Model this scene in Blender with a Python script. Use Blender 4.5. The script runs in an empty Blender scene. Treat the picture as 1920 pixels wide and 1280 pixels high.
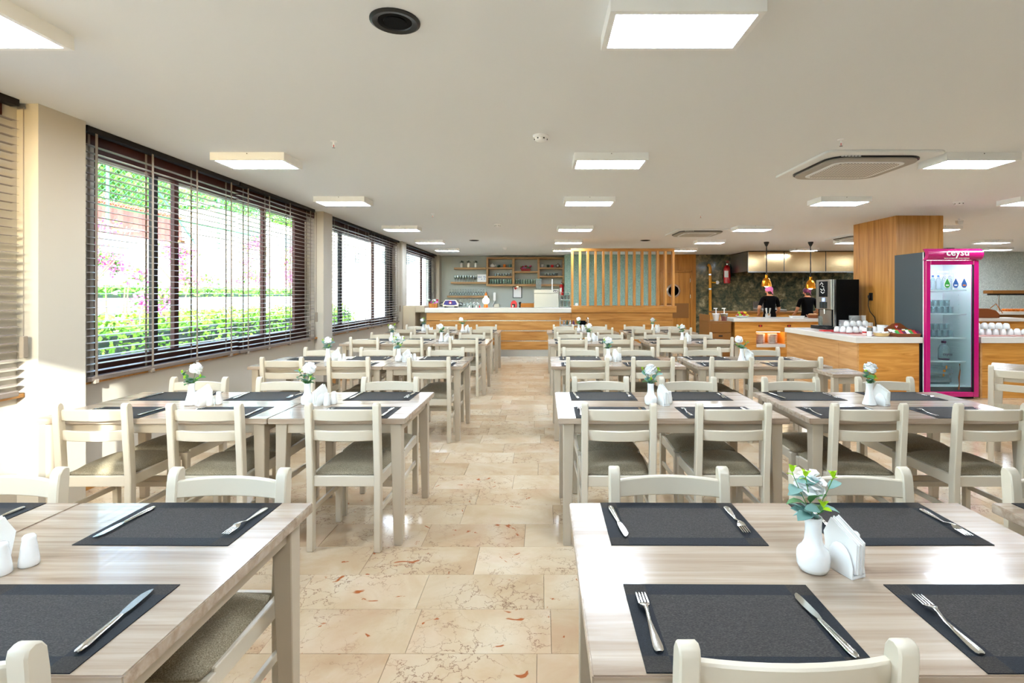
import bpy, bmesh, math, random
from mathutils import Vector, Matrix
random.seed(7)
S = bpy.context.scene
COL = S.collection
R = math.radians
PI = math.pi

# ------------------------------------------------------------------ camera
EYE = 1.47
cam_d = bpy.data.cameras.new('camera')
cam_d.sensor_fit = 'HORIZONTAL'
cam_d.sensor_width = 36.0
cam_d.lens = 36.0 * 970.0 / 1920.0
cam_d.shift_x = -56.0 / 1920.0
cam_d.shift_y = -89.0 / 1920.0
cam_d.clip_start = 0.05
cam_d.clip_end = 300
cam = bpy.data.objects.new('camera', cam_d)
cam.location = (0, 0, EYE)
cam.rotation_euler = (R(90), 0, 0)
COL.objects.link(cam)
S.camera = cam

# ------------------------------------------------------------------ world, sun, exposure
SUN_DIR = Vector((-0.46, 1.0, -0.36)).normalized()
W = bpy.data.worlds.new('sky')
S.world = W
W.use_nodes = True
wt = W.node_tree
wt.nodes.clear()
w_out = wt.nodes.new('ShaderNodeOutputWorld')
w_bg = wt.nodes.new('ShaderNodeBackground')
w_sky = wt.nodes.new('ShaderNodeTexSky')
w_sky.sky_type = 'NISHITA'
w_sky.sun_disc = False
w_sky.sun_elevation = R(20)
w_sky.sun_rotation = R(155)
w_sky.air_density = 1.0
w_sky.dust_density = 1.5
w_bg.inputs[1].default_value = 1.3
wt.links.new(w_sky.outputs[0], w_bg.inputs[0])
wt.links.new(w_bg.outputs[0], w_out.inputs[0])

sun_d = bpy.data.lights.new('sun', 'SUN')
sun_d.energy = 6.5
sun_d.angle = R(0.6)
sun_d.color = (1.0, 0.95, 0.88)
sun = bpy.data.objects.new('sun', sun_d)
sun.rotation_euler = SUN_DIR.to_track_quat('-Z', 'Y').to_euler()
sun.location = (3, -8, 6)
COL.objects.link(sun)

S.view_settings.view_transform = 'Standard'
S.view_settings.look = 'None'
S.view_settings.gamma = 1.0
S.view_settings.use_curve_mapping = False
S.view_settings.exposure = 1.22
PANEL_EMIT = 27.0
S.cycles.use_denoising = True
S.cycles.debug_use_spatial_splits = True
S.cycles.max_bounces = 7
S.cycles.diffuse_bounces = 4
S.cycles.glossy_bounces = 3
S.cycles.transparent_max_bounces = 14
S.cycles.transmission_bounces = 3
S.cycles.use_adaptive_sampling = True
S.cycles.adaptive_threshold = 0.05
S.cycles.caustics_reflective = False
S.cycles.caustics_refractive = False
S.cycles.sample_clamp_indirect = 6.0

# ------------------------------------------------------------------ materials
M = {}

def lin(c):
    if isinstance(c, str):
        c = [int(c[i:i + 2], 16) / 255 for i in (0, 2, 4)]
    return tuple((v / 12.92 if v <= 0.04045 else ((v + 0.055) / 1.055) ** 2.4) for v in c[:3]) + (1.0,)

def _new(name):
    m = bpy.data.materials.new(name)
    m.use_nodes = True
    nt = m.node_tree
    p = nt.nodes['Principled BSDF']
    M[name] = m
    return m, nt, p

def mat(name, color, rough=0.5, metal=0.0, spec=0.5, emit=None, es=0.0, coat=0.0, sheen=0.0, bump=None):
    m, nt, p = _new(name)
    p.inputs['Base Color'].default_value = lin(color)
    p.inputs['Roughness'].default_value = rough
    p.inputs['Metallic'].default_value = metal
    p.inputs['Specular IOR Level'].default_value = spec
    p.inputs['Coat Weight'].default_value = coat
    p.inputs['Sheen Weight'].default_value = sheen
    if emit is not None:
        p.inputs['Emission Color'].default_value = lin(emit)
        p.inputs['Emission Strength'].default_value = es
    if bump:
        sc, st = bump
        n = nt.nodes.new('ShaderNodeTexNoise')
        n.inputs['Scale'].default_value = sc
        n.inputs['Detail'].default_value = 4
        g = nt.nodes.new('ShaderNodeNewGeometry')
        nt.links.new(g.outputs['Position'], n.inputs['Vector'])
        b = nt.nodes.new('ShaderNodeBump')
        b.inputs['Strength'].default_value = st
        b.inputs['Distance'].default_value = 0.01
        nt.links.new(n.outputs['Fac'], b.inputs['Height'])
        nt.links.new(b.outputs[0], p.inputs['Normal'])
    return m

def ramp(nt, stops):
    r = nt.nodes.new('ShaderNodeValToRGB')
    e = r.color_ramp.elements
    e[0].position, e[0].color = stops[0][0], lin(stops[0][1])
    e[1].position, e[1].color = stops[-1][0], lin(stops[-1][1])
    for pos, c in stops[1:-1]:
        k = e.new(pos)
        k.color = lin(c)
    return r

def tex_mat(name, stops, vscale, scale=1.0, detail=6, distort=0.0, rough=0.45, spec=0.5, bump=0.0, metal=0.0, coat=0.0, local=False, detail_rough=0.55):
    m, nt, p = _new(name)
    if local:
        t = nt.nodes.new('ShaderNodeTexCoord')
        src = t.outputs['Object']
    else:
        t = nt.nodes.new('ShaderNodeNewGeometry')
        src = t.outputs['Position']
    mp = nt.nodes.new('ShaderNodeMapping')
    mp.inputs['Scale'].default_value = vscale
    nt.links.new(src, mp.inputs['Vector'])
    n = nt.nodes.new('ShaderNodeTexNoise')
    n.inputs['Scale'].default_value = scale
    n.inputs['Detail'].default_value = detail
    n.inputs['Roughness'].default_value = detail_rough
    n.inputs['Distortion'].default_value = distort
    nt.links.new(mp.outputs[0], n.inputs['Vector'])
    r = ramp(nt, stops)
    nt.links.new(n.outputs['Fac'], r.inputs[0])
    nt.links.new(r.outputs[0], p.inputs['Base Color'])
    p.inputs['Roughness'].default_value = rough
    p.inputs['Specular IOR Level'].default_value = spec
    p.inputs['Metallic'].default_value = metal
    p.inputs['Coat Weight'].default_value = coat
    if bump:
        b = nt.nodes.new('ShaderNodeBump')
        b.inputs['Strength'].default_value = bump
        b.inputs['Distance'].default_value = 0.01
        nt.links.new(n.outputs['Fac'], b.inputs['Height'])
        nt.links.new(b.outputs[0], p.inputs['Normal'])
    return m

def clear_mat(name, tint, gloss=0.08, rough=0.02, body=0.0, bodycol=(1, 1, 1), fres=0.6):
    m, nt, p = _new(name)
    nt.nodes.remove(p)
    out = nt.nodes['Material Output']
    tr = nt.nodes.new('ShaderNodeBsdfTransparent')
    tr.inputs[0].default_value = lin(tint)
    gl = nt.nodes.new('ShaderNodeBsdfGlossy')
    gl.inputs['Roughness'].default_value = rough
    mx = nt.nodes.new('ShaderNodeMixShader')
    lw = nt.nodes.new('ShaderNodeLayerWeight')
    lw.inputs[0].default_value = 0.25
    ma = nt.nodes.new('ShaderNodeMath')
    ma.operation = 'MULTIPLY_ADD'
    ma.inputs[1].default_value = fres
    ma.inputs[2].default_value = gloss
    ma.use_clamp = True
    nt.links.new(lw.outputs['Fresnel'], ma.inputs[0])
    nt.links.new(ma.outputs[0], mx.inputs[0])
    nt.links.new(tr.outputs[0], mx.inputs[1])
    nt.links.new(gl.outputs[0], mx.inputs[2])
    last = mx
    if body:
        df = nt.nodes.new('ShaderNodeBsdfDiffuse')
        df.inputs[0].default_value = lin(bodycol)
        m2 = nt.nodes.new('ShaderNodeMixShader')
        m2.inputs[0].default_value = body
        nt.links.new(mx.outputs[0], m2.inputs[1])
        nt.links.new(df.outputs[0], m2.inputs[2])
        last = m2
    nt.links.new(last.outputs[0], out.inputs[0])
    return m

mat('ceiling_paint', 'f2f5f7', 0.9)
mat('wall_paint', 'b9b3a8', 0.85)
mat('white_trim', 'e8e6e0', 0.5)
mat('grey_wall', 'b4bcb9', 0.8)
mat('chair_paint', 'd3c8b4', 0.36)
mat('leg_paint', 'bcae99', 0.45)
mat('steel', 'd0d0ce', 0.22, 1.0)
mat('brushed_steel', 'b9bab8', 0.34, 1.0)
mat('hood_steel', 'eecf9c', 0.2, 1.0, bump=(1.6, 0.35))  # amber of the warm reflections put into the stainless colour
mat('cutlery_steel', 'd8d6d0', 0.2, 1.0)
mat('porcelain', 'f3f4f3', 0.12, coat=0.4)
mat('napkin_paper', 'f4f3ef', 0.9)
mat('petal_white', 'ffffff', 0.8, spec=0.2)
mat('petal_red', 'b01830', 0.6)
mat('petal_pink', 'd864c0', 0.6)
mat('bougainvillea', 'd05aa8', 0.7)
mat('leaf_grey', '7fa8a0', 0.55)
mat('leaf_green', '4f8a4a', 0.5)
mat('leaf_bright', 'a8d020', 0.5)
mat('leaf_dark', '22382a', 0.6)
mat('stem_green', '5d8a4a', 0.6)
mat('lamp_white', 'fafcfd', 0.45)
mat('panel_light', 'ffffff', 0.5, emit='e2f0ff', es=PANEL_EMIT)
mat('globe_light', 'ffffff', 0.5, emit='fff0d8', es=4.0)
mat('bulb_light', 'ffffff', 0.5, emit='ffd9a0', es=10.0)
mat('niche_light', 'ffffff', 0.5, emit='ffd8a0', es=9.0)
mat('fridge_light', 'ffffff', 0.5, emit='eaf6ff', es=45.0)
mat('black_plastic', '101112', 0.4)
mat('black_matte', '060607', 0.7, spec=0.15)
mat('speaker_black', '141718', 0.35)
mat('dark_frame', '40180f', 0.5, spec=0.3)
mat('black_frame', '17100e', 0.5, spec=0.3)
mat('slat_brown', '8d827a', 0.4)
mat('tape_brown', '8d8174', 0.8)
mat('rail_brown', '6e625a', 0.45)
mat('countertop', 'e2ded6', 0.25, coat=0.2)
mat('magenta', 'c0106e', 0.22, coat=0.5)
mat('fridge_grey', '3c484d', 0.5)
mat('fridge_white', 'e8eef0', 0.4)
mat('red_paint', 'c4151c', 0.25, coat=0.4)
mat('red_plastic', 'd8202a', 0.3)
mat('red_tray', '9c2428', 0.5)
mat('pink_tray', 'd9a79c', 0.5)
mat('yellow_pipe', 'd8941e', 0.35)
mat('copper', 'e09028', 0.22, 1.0)
mat('box_brown', '8a5a24', 0.5)
mat('orange_plain', 'd88a30', 0.5)  # even orange without emission, for niche box and bar chair
mat('navy', '20207a', 0.3)
mat('orange_ceramic', 'e07a20', 0.3)
mat('green_ceramic', '2c4a3c', 0.4)
mat('teal_ceramic', '5f8f86', 0.4)
mat('wicker', 'd6b47c', 0.7, bump=(160, 0.6))
mat('dark_wood_tray', '8a4a22', 0.4)
mat('skin', 'c98d68', 0.55)
mat('black_cloth', '060608', 0.9, spec=0.1)
mat('cap_pink', 'd877b4', 0.75)
mat('hair', '1c120e', 0.6)
mat('shed_red', 'b85550', 0.6)
mat('fence_green', '3f9a64', 0.5)
mat('stucco_white', 'f2efe8', 0.9)
mat('asphalt', 'b9b3a8', 0.95)
mat('soil', '6a5a42', 0.95)
mat('bark', '8a765c', 0.9)
mat('building_window', '5c6c78', 0.15)
mat('porthole_reflection', '9cb8cc', 0.12, coat=0.4)  # reflection on the porthole painted in as pale blue
mat('print_dark', '1c2230', 0.8)
mat('print_white', 'f6f6f6', 0.6)
mat('print_blue', '2f62a8', 0.5)
mat('print_green', '2e9a3c', 0.5)
mat('print_red', 'c82c30', 0.5)
mat('paper_white', 'f0f2f8', 0.8)
mat('chalk_white', 'f0f0ee', 0.8)
mat('screen_blue', '8fa4ff', 0.4, emit='8fa4ff', es=0.8)
mat('food_orange', 'e07a1c', 0.5)
mat('food_red', 'b01a1c', 0.4)
mat('food_green', '9ab822', 0.45)
mat('food_yellow', 'e8c020', 0.45)
mat('cap_purple', '5a1c4c', 0.4)
mat('wood_stick', 'd8a878', 0.7)
mat('perforation', 'b8b2a8', 0.6)
mat('ac_grey', 'a9a49b', 0.4)
mat('ac_white', 'f0f3f4', 0.5)
clear_mat('window_glass', 'f6fbfa', 0.02, fres=0.12)
clear_mat('drink_glass', 'dfe9e8', 0.16, 0.05, 0.10, 'd8e2e2')
clear_mat('green_glass', 'cfe4da', 0.14, 0.05, 0.25, 'b8d2c6')
clear_mat('bottle_plastic', 'eaf3f6', 0.1, 0.08, 0.16, 'dce8ee')
clear_mat('fridge_glass', 'eef8f8', 0.03, fres=0.25)

# table top: pale ash laminate with fine streaks along the table
tex_mat('ash_top', [(0.25, '866f5c'), (0.42, 'a18c78'), (0.55, 'b19f8c'), (0.75, 'c2b2a1')], (0.55, 13.0, 13.0), 2.2, 8, 0.5, 0.2, coat=0.15, detail_rough=0.62)
tex_mat('oak_h', [(0.25, '8f5a20'), (0.45, 'b87c34'), (0.6, 'c88f48'), (0.8, 'd8a560')], (0.7, 6.0, 9.0), 1.6, 7, 1.0, 0.42)
tex_mat('oak_island', [(0.25, 'a86a26'), (0.45, 'cc8c3c'), (0.6, 'da9d4c'), (0.8, 'e6b266')], (0.7, 6.0, 9.0), 1.6, 7, 1.6, 0.42)
tex_mat('oak_y', [(0.25, 'a87640'), (0.45, 'c4925a'), (0.6, 'd2a26c'), (0.8, 'e0b684')], (6.0, 0.7, 9.0), 1.6, 7, 1.0, 0.42)
tex_mat('oak_v', [(0.25, 'a0642a'), (0.45, 'c4883e'), (0.6, 'd29850'), (0.8, 'e0ac68')], (8.0, 8.0, 0.5), 1.6, 7, 0.8, 0.42)
tex_mat('oak_door', [(0.25, '9a5c18'), (0.5, 'b97a2c'), (0.8, 'd0954a')], (9.0, 6.0, 0.5), 1.6, 6, 0.8, 0.4)
tex_mat('oak_shelf', [(0.25, '8a6844'), (0.5, 'a98458'), (0.8, 'c29c6c')], (0.8, 6.0, 9.0), 1.6, 6, 0.8, 0.5)
tex_mat('seat_fabric', [(0.3, '776d57'), (0.5, '998d76'), (0.75, 'c6baa2')], (1, 1, 1), 330, 3, 0, 0.95, spec=0.1, bump=0.35, local=True)
tex_mat('mat_weave', [(0.35, '292726'), (0.55, '3d3a38'), (0.75, '575350')], (240, 900, 240), 1.0, 2, 0, 0.7, spec=0.25, bump=0.25, local=True)
tex_mat('mat_border', [(0.35, '0a0e14'), (0.6, '141b24'), (0.8, '242a33')], (900, 240, 240), 1.0, 2, 0, 0.6, spec=0.25, bump=0.2, local=True)
tex_mat('mat_corner', [(0.35, '2a2725'), (0.6, '3c3835'), (0.8, '504b47')], (300, 900, 300), 1.0, 2, 0, 0.75, spec=0.2, bump=0.25, local=True)
tex_mat('teal_paper', [(0.3, '6f9a92'), (0.5, '8fb3aa'), (0.7, 'b2cfc6')], (1, 1, 0.6), 24, 4, 2.5, 0.55, bump=0.5)
tex_mat('silver_paper', [(0.3, 'aab4ac'), (0.5, 'c8d0c8'), (0.7, 'e6ece4')], (1, 1, 0.6), 24, 4, 2.5, 0.5, bump=0.5)
tex_mat('dark_marble', [(0.3, '1a1f17'), (0.4, '363d30'), (0.47, '565c4c'), (0.54, '7d7456'), (0.62, 'b4ab8a'), (0.72, 'd8d4bc')], (1, 1, 1), 3.2, 14, 0.25, 0.12, coat=0.3, detail_rough=0.8)
tex_mat('foliage_light', [(0.3, '3c7a1c'), (0.5, '6aa82c'), (0.75, 'b4d84c')], (1, 1, 1), 9, 4, 0, 0.7)
tex_mat('foliage_dark', [(0.3, '2a5a1e'), (0.5, '4c8a2c'), (0.75, '86b844')], (1, 1, 1), 5, 4, 0, 0.7)
tex_mat('container_wood', [(0.3, '9a5a1c'), (0.6, 'c87c2c'), (0.8, 'd89040')], (4, 4, 1), 6, 4, 0, 0.6)

def marble_tiles():
    m, nt, p = _new('floor_marble')
    g = nt.nodes.new('ShaderNodeNewGeometry')
    oi = nt.nodes.new('ShaderNodeObjectInfo')
    add = nt.nodes.new('ShaderNodeMath')
    add.operation = 'ADD'
    nt.links.new(oi.outputs['Random'], add.inputs[0])
    nt.links.new(g.outputs['Random Per Island'], add.inputs[1])
    fr = nt.nodes.new('ShaderNodeMath')
    fr.operation = 'FRACT'
    nt.links.new(add.outputs[0], fr.inputs[0])
    mul = nt.nodes.new('ShaderNodeMath')
    mul.operation = 'MULTIPLY'
    mul.inputs[1].default_value = 37.0
    nt.links.new(fr.outputs[0], mul.inputs[0])
    cmb = nt.nodes.new('ShaderNodeCombineXYZ')
    nt.links.new(mul.outputs[0], cmb.inputs[2])
    va = nt.nodes.new('ShaderNodeVectorMath')
    nt.links.new(g.outputs['Position'], va.inputs[0])
    nt.links.new(cmb.outputs[0], va.inputs[1])
    def noise(sc, det, dist, rgh=0.55):
        n = nt.nodes.new('ShaderNodeTexNoise')
        n.inputs['Scale'].default_value = sc
        n.inputs['Detail'].default_value = det
        n.inputs['Distortion'].default_value = dist
        n.inputs['Roughness'].default_value = rgh
        nt.links.new(va.outputs[0], n.inputs['Vector'])
        return n
    base = noise(3.0, 8, 0.6, 0.6)
    rb = ramp(nt, [(0.25, 'ccb290'), (0.42, 'd5be9e'), (0.58, 'deccb0'), (0.78, 'e6d8c3')])
    nt.links.new(base.outputs['Fac'], rb.inputs[0])
    def mix(fac, a, col, kind='MIX'):
        x = nt.nodes.new('ShaderNodeMix')
        x.data_type = 'RGBA'
        x.blend_type = kind
        nt.links.new(fac, x.inputs[0])
        nt.links.new(a, x.inputs[6])
        if isinstance(col, tuple):
            x.inputs[7].default_value = col
        else:
            nt.links.new(col, x.inputs[7])
        return x.outputs[2]
    # thin dark veins, only inside some regions
    wob = noise(7.0, 6, 0, 0.6)
    sc_ = nt.nodes.new('ShaderNodeVectorMath')
    sc_.operation = 'SCALE'
    sc_.inputs['Scale'].default_value = 0.32
    nt.links.new(wob.outputs['Color'], sc_.inputs[0])
    vb = nt.nodes.new('ShaderNodeVectorMath')
    nt.links.new(va.outputs[0], vb.inputs[0])
    nt.links.new(sc_.outputs[0], vb.inputs[1])
    vo = nt.nodes.new('ShaderNodeTexVoronoi')
    vo.feature = 'DISTANCE_TO_EDGE'
    vo.inputs['Scale'].default_value = 9.0
    nt.links.new(vb.outputs[0], vo.inputs['Vector'])
    rv = ramp(nt, [(0.0, 'ffffff'), (0.026, '000000')])
    nt.links.new(vo.outputs['Distance'], rv.inputs[0])
    reg = noise(2.3, 2, 0)
    rr = ramp(nt, [(0.44, '000000'), (0.58, 'ffffff')])
    nt.links.new(reg.outputs['Fac'], rr.inputs[0])
    mm = nt.nodes.new('ShaderNodeMath')
    mm.operation = 'MULTIPLY'
    nt.links.new(rv.outputs[0], mm.inputs[0])
    nt.links.new(rr.outputs[0], mm.inputs[1])
    c1 = mix(mm.outputs[0], rb.outputs[0], lin('7e5644'))
    # pink clouding
    pk = noise(2.0, 5, 1.0)
    rp = ramp(nt, [(0.5, '000000'), (0.75, '8a8a8a')])
    nt.links.new(pk.outputs['Fac'], rp.inputs[0])
    c2 = mix(rp.outputs[0], c1, lin('d29c80'))
    # rust spots
    rs = noise(6.0, 3, 2.2)
    r2 = ramp(nt, [(0.69, '000000'), (0.72, 'ffffff')])
    nt.links.new(rs.outputs['Fac'], r2.inputs[0])
    c3 = mix(r2.outputs[0], c2, lin('b4683a'))
    # tile to tile tone
    tone = ramp(nt, [(0.0, 'e9e1d8'), (1.0, 'ffffff')])
    nt.links.new(fr.outputs[0], tone.inputs[0])
    x = nt.nodes.new('ShaderNodeMix')
    x.data_type = 'RGBA'
    x.blend_type = 'MULTIPLY'
    x.inputs[0].default_value = 1.0
    nt.links.new(c3, x.inputs[6])
    nt.links.new(tone.outputs[0], x.inputs[7])
    nt.links.new(x.outputs[2], p.inputs['Base Color'])
    p.inputs['Roughness'].default_value = 0.12
    p.inputs['Specular IOR Level'].default_value = 0.5
marble_tiles()

# perforated grille: dark round holes in a light plate (holes of about two pixels)
def grille():
    m, nt, p = _new('ac_grille')
    t = nt.nodes.new('ShaderNodeTexCoord')
    v = nt.nodes.new('ShaderNodeTexVoronoi')
    v.voronoi_dimensions = '2D'
    v.inputs['Scale'].default_value = 34
    v.inputs['Randomness'].default_value = 0.0
    nt.links.new(t.outputs['Object'], v.inputs['Vector'])
    r = ramp(nt, [(0.3, '2c2f2c'), (0.35, 'ece8e0')])
    nt.links.new(v.outputs['Distance'], r.inputs[0])
    nt.links.new(r.outputs[0], p.inputs['Base Color'])
grille()

# ------------------------------------------------------------------ mesh helpers
class MB:
    def __init__(s):
        s.v, s.f, s.m = [], [], []
    def add(s, verts, faces, m=0):
        o = len(s.v)
        s.v += [tuple(p) for p in verts]
        for f in faces:
            s.f.append(tuple(i + o for i in f))
            s.m.append(m)
        return s
    def hexa(s, b, t, m=0):
        # b, t: four points each, counter-clockwise seen from above
        return s.add(list(b) + list(t), [(3, 2, 1, 0), (4, 5, 6, 7), (0, 1, 5, 4), (1, 2, 6, 5), (2, 3, 7, 6), (3, 0, 4, 7)], m)
    def box(s, x0, y0, z0, x1, y1, z1, m=0):
        return s.hexa([(x0, y0, z0), (x1, y0, z0), (x1, y1, z0), (x0, y1, z0)], [(x0, y0, z1), (x1, y0, z1), (x1, y1, z1), (x0, y1, z1)], m)
    def cbox(s, cx, cy, cz, sx, sy, sz, m=0):
        return s.box(cx - sx / 2, cy - sy / 2, cz - sz / 2, cx + sx / 2, cy + sy / 2, cz + sz / 2, m)
    def lathe(s, prof, n=16, c=(0, 0, 0), m=0, axis='z', sx=1.0, sy=1.0):
        vs, fs = [], []
        for r, z in prof:
            for k in range(n):
                a = 2 * PI * k / n
                p = (r * math.cos(a) * sx, r * math.sin(a) * sy, z)
                if axis == 'y':
                    p = (p[0], p[2], -p[1])
                elif axis == 'x':
                    p = (p[2], p[0], p[1])
                vs.append((c[0] + p[0], c[1] + p[1], c[2] + p[2]))
        for i in range(len(prof) - 1):
            for k in range(n):
                k2 = (k + 1) % n
                fs.append((i * n + k, i * n + k2, (i + 1) * n + k2, (i + 1) * n + k))
        fs.append(tuple(reversed(range(n))))
        fs.append(tuple(range((len(prof) - 1) * n, len(prof) * n)))
        return s.add(vs, fs, m)
    def cyl(s, x, y, z0, z1, r, n=16, m=0, r2=None):
        return s.lathe([(r, z0), (r if r2 is None else r2, z1)], n, (x, y, 0), m)
    def tube(s, pts, r, n=8, m=0):
        pts = [Vector(p) for p in pts]
        rs = r if isinstance(r, (list, tuple)) else [r] * len(pts)
        vs, fs = [], []
        up = Vector((0, 0, 1))
        for i, p in enumerate(pts):
            d = (pts[min(i + 1, len(pts) - 1)] - pts[max(i - 1, 0)])
            d = d.normalized() if d.length > 1e-9 else Vector((0, 0, 1))
            a = d.cross(up)
            if a.length < 1e-3:
                a = d.cross(Vector((1, 0, 0)))
            a.normalize()
            b = d.cross(a).normalized()
            for k in range(n):
                t = 2 * PI * k / n
                vs.append(p + (a * math.cos(t) + b * math.sin(t)) * rs[i])
        for i in range(len(pts) - 1):
            for k in range(n):
                k2 = (k + 1) % n
                fs.append((i * n + k, i * n + k2, (i + 1) * n + k2, (i + 1) * n + k))
        fs.append(tuple(reversed(range(n))))
        fs.append(tuple(range((len(pts) - 1) * n, len(pts) * n)))
        return s.add(vs, fs, m)
    def prism(s, poly, a0, a1, axis='z', m=0):
        n = len(poly)
        def P(u, w, a):
            return (u, w, a) if axis == 'z' else ((a, u, w) if axis == 'x' else (u, a, w))
        vs = [P(u, w, a0) for u, w in poly] + [P(u, w, a1) for u, w in poly]
        fs = [tuple(reversed(range(n))), tuple(range(n, 2 * n))]
        for k in range(n):
            k2 = (k + 1) % n
            fs.append((k, k2, n + k2, n + k))
        return s.add(vs, fs, m)
    def sheet(s, grid, m=0):
        # grid: rows of points
        w = len(grid[0])
        vs = [p for row in grid for p in row]
        fs = [(i * w + j, i * w + j + 1, (i + 1) * w + j + 1, (i + 1) * w + j) for i in range(len(grid) - 1) for j in range(w - 1)]
        return s.add(vs, fs, m)
    def slab(s, grid, thick, m=0):
        # closed slab from a grid of points: offset by thick = (dx, dy, dz)
        h, w = len(grid), len(grid[0])
        g2 = [[(p[0] + thick[0], p[1] + thick[1], p[2] + thick[2]) for p in row] for row in grid]
        vs = [p for row in grid for p in row] + [p for row in g2 for p in row]
        o = h * w
        fs = []
        for i in range(h - 1):
            for j in range(w - 1):
                a, b, c, d = i * w + j, i * w + j + 1, (i + 1) * w + j + 1, (i + 1) * w + j
                fs.append((d, c, b, a))
                fs.append((a + o, b + o, c + o, d + o))
        ring = [j for j in range(w)] + [i * w + w - 1 for i in range(1, h)] + [(h - 1) * w + j for j in range(w - 2, -1, -1)] + [i * w for i in range(h - 2, 0, -1)]
        for k in range(len(ring)):
            a, b = ring[k], ring[(k + 1) % len(ring)]
            fs.append((a, b, b + o, a + o))
        return s.add(vs, fs, m)
    def blob(s, c, r, n=10, h=6, m=0):
        prof = [(max(1e-4, r[0] * math.sin(PI * i / h)), -r[2] * math.cos(PI * i / h)) for i in range(h + 1)]
        return s.lathe(prof, n, c, m, sy=r[1] / r[0])
    def mesh(s, name, mats, smooth=False, bevel=0.0, seg=1, angle=35):
        me = bpy.data.meshes.new(name)
        me.from_pydata(s.v, [], s.f)
        if isinstance(mats, str):
            mats = [mats]
        for k in mats:
            me.materials.append(M[k])
        for p, i in zip(me.polygons, s.m):
            p.material_index = i
        bm = bmesh.new()
        bm.from_mesh(me)
        bmesh.ops.recalc_face_normals(bm, faces=bm.faces)
        if bevel:
            es = [e for e in bm.edges if len(e.link_faces) == 2 and e.calc_face_angle(0) > 0.6]
            bmesh.ops.bevel(bm, geom=es, offset=bevel, segments=seg, affect='EDGES', clamp_overlap=True)
        bm.to_mesh(me)
        bm.free()
        if smooth:
            for p in me.polygons:
                p.use_smooth = True
            me.set_sharp_from_angle(angle=R(angle))
        me.update()
        return me

def obj(name, me, parent=None, loc=None, rot=None, label=None, cat=None, group=None, kind=None):
    o = bpy.data.objects.new(name, me)
    COL.objects.link(o)
    if parent:
        o.parent = parent
    if loc:
        o.location = loc
    if rot:
        o.rotation_euler = rot
    if label:
        o['label'] = label
    if cat:
        o['category'] = cat
    if group:
        o['group'] = group
    if kind:
        o['kind'] = kind
    return o

def thing(name, label, cat, loc=(0, 0, 0), rz=0.0, group=None):
    return obj(name, None, None, loc, (0, 0, rz), label, cat, group)

def struct(name, me, parent=None, loc=None):
    o = obj(name, me, parent, loc)
    if parent is None:
        o['kind'] = 'structure'
    return o

def copies(parts, root):
    # parts: list of (name, mesh, loc, rot, subparts); links mesh-sharing children under root
    for p in parts:
        c = obj(p[0], p[1], root, p[2] if len(p) > 2 else None, p[3] if len(p) > 3 else None)
        if len(p) > 4 and p[4]:
            copies(p[4], c)

def text_mesh(name, body, size, material, extrude=0.001, align='CENTER', bold=0.0):
    cu = bpy.data.curves.new(name, 'FONT')
    cu.body = body
    cu.size = size
    cu.align_x = align
    cu.align_y = 'CENTER'
    cu.extrude = extrude
    cu.offset = bold
    cu.resolution_u = 3
    t = bpy.data.objects.new(name, cu)
    COL.objects.link(t)
    dg = bpy.context.evaluated_depsgraph_get()
    me = bpy.data.meshes.new_from_object(t.evaluated_get(dg))
    bpy.data.objects.remove(t)
    me.materials.clear()
    me.materials.append(M[material])
    return me

def in_view(x, y, z, mx=0.06):
    if y < 0.12:
        return False
    u = (1016 + 970 * x / y) / 1920
    v = (551 + 970 * (EYE - z) / y) / 1280
    return -mx < u < 1 + mx and -mx < v < 1 + mx

def any_view(pts, mx=0.0):
    return any(in_view(*p, mx=mx) for p in pts)

# ------------------------------------------------------------------ the room
XL, XR, YB, YF, ZC = -3.42, 15.6, -0.8, 16.9, 2.71

# floor: dark bed, marble tiles laid on it
fl = struct('floor', MB().box(-3.7, YB - 0.2, -0.12, XR + 0.2, YF + 0.3, -0.012).mesh('floor', 'soil'))
TW, TD, GAP = 0.6, 0.298, 0.0016
def tile_mb(mb, x0, y0, w):
    g = GAP / 2
    c = 0.0012
    x1, y1 = x0 + w, y0 + TD
    b = [(x0 + g, y0 + g, -0.012), (x1 - g, y0 + g, -0.012), (x1 - g, y1 - g, -0.012), (x0 + g, y1 - g, -0.012)]
    t = [(x0 + g, y0 + g, -c), (x1 - g, y0 + g, -c), (x1 - g, y1 - g, -c), (x0 + g, y1 - g, -c)]
    u = [(x0 + g + c, y0 + g + c, 0), (x1 - g - c, y0 + g + c, 0), (x1 - g - c, y1 - g - c, 0), (x0 + g + c, y1 - g - c, 0)]
    mb.add(b + t + u, [(3, 2, 1, 0), (0, 1, 5, 4), (1, 2, 6, 5), (2, 3, 7, 6), (3, 0, 4, 7), (4, 5, 9, 8), (5, 6, 10, 9), (6, 7, 11, 10), (7, 4, 8, 11), (8, 9, 10, 11)])
mb1 = MB()
tile_mb(mb1, -TW / 2, -TD / 2, TW)
tile_me = mb1.mesh('tile', 'floor_marble')
rows = []
k0 = int((YB - 2.116) / TD) - 1
offs = {-1: -0.02, 0: -0.56, 1: 0.01, 2: -0.36}
near, rest = [], []
for k in range(k0, 60):
    y0 = 2.116 + k * TD
    if y0 > YF:
        break
    off = offs.get(k, random.uniform(0, TW))
    i0 = int((-3.42 - off) / TW) - 1
    for i in range(i0, 40):
        x0 = off + i * TW
        if x0 > XR:
            break
        cx, cy = x0 + TW / 2, y0 + TD / 2
        vis = in_view(cx, cy, 0, 0.02)
        inner = x0 > XL + 0.02
        if vis and inner and -3.0 < cx < 3.6:
            # tiles in the aisle show best; those under tables rank lower
            rank = cy + (0 if -0.95 < cx < 0.3 else 2.2)
            near.append((rank, cx, cy))
        else:
            rest.append((x0, y0))
near.sort()
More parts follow.
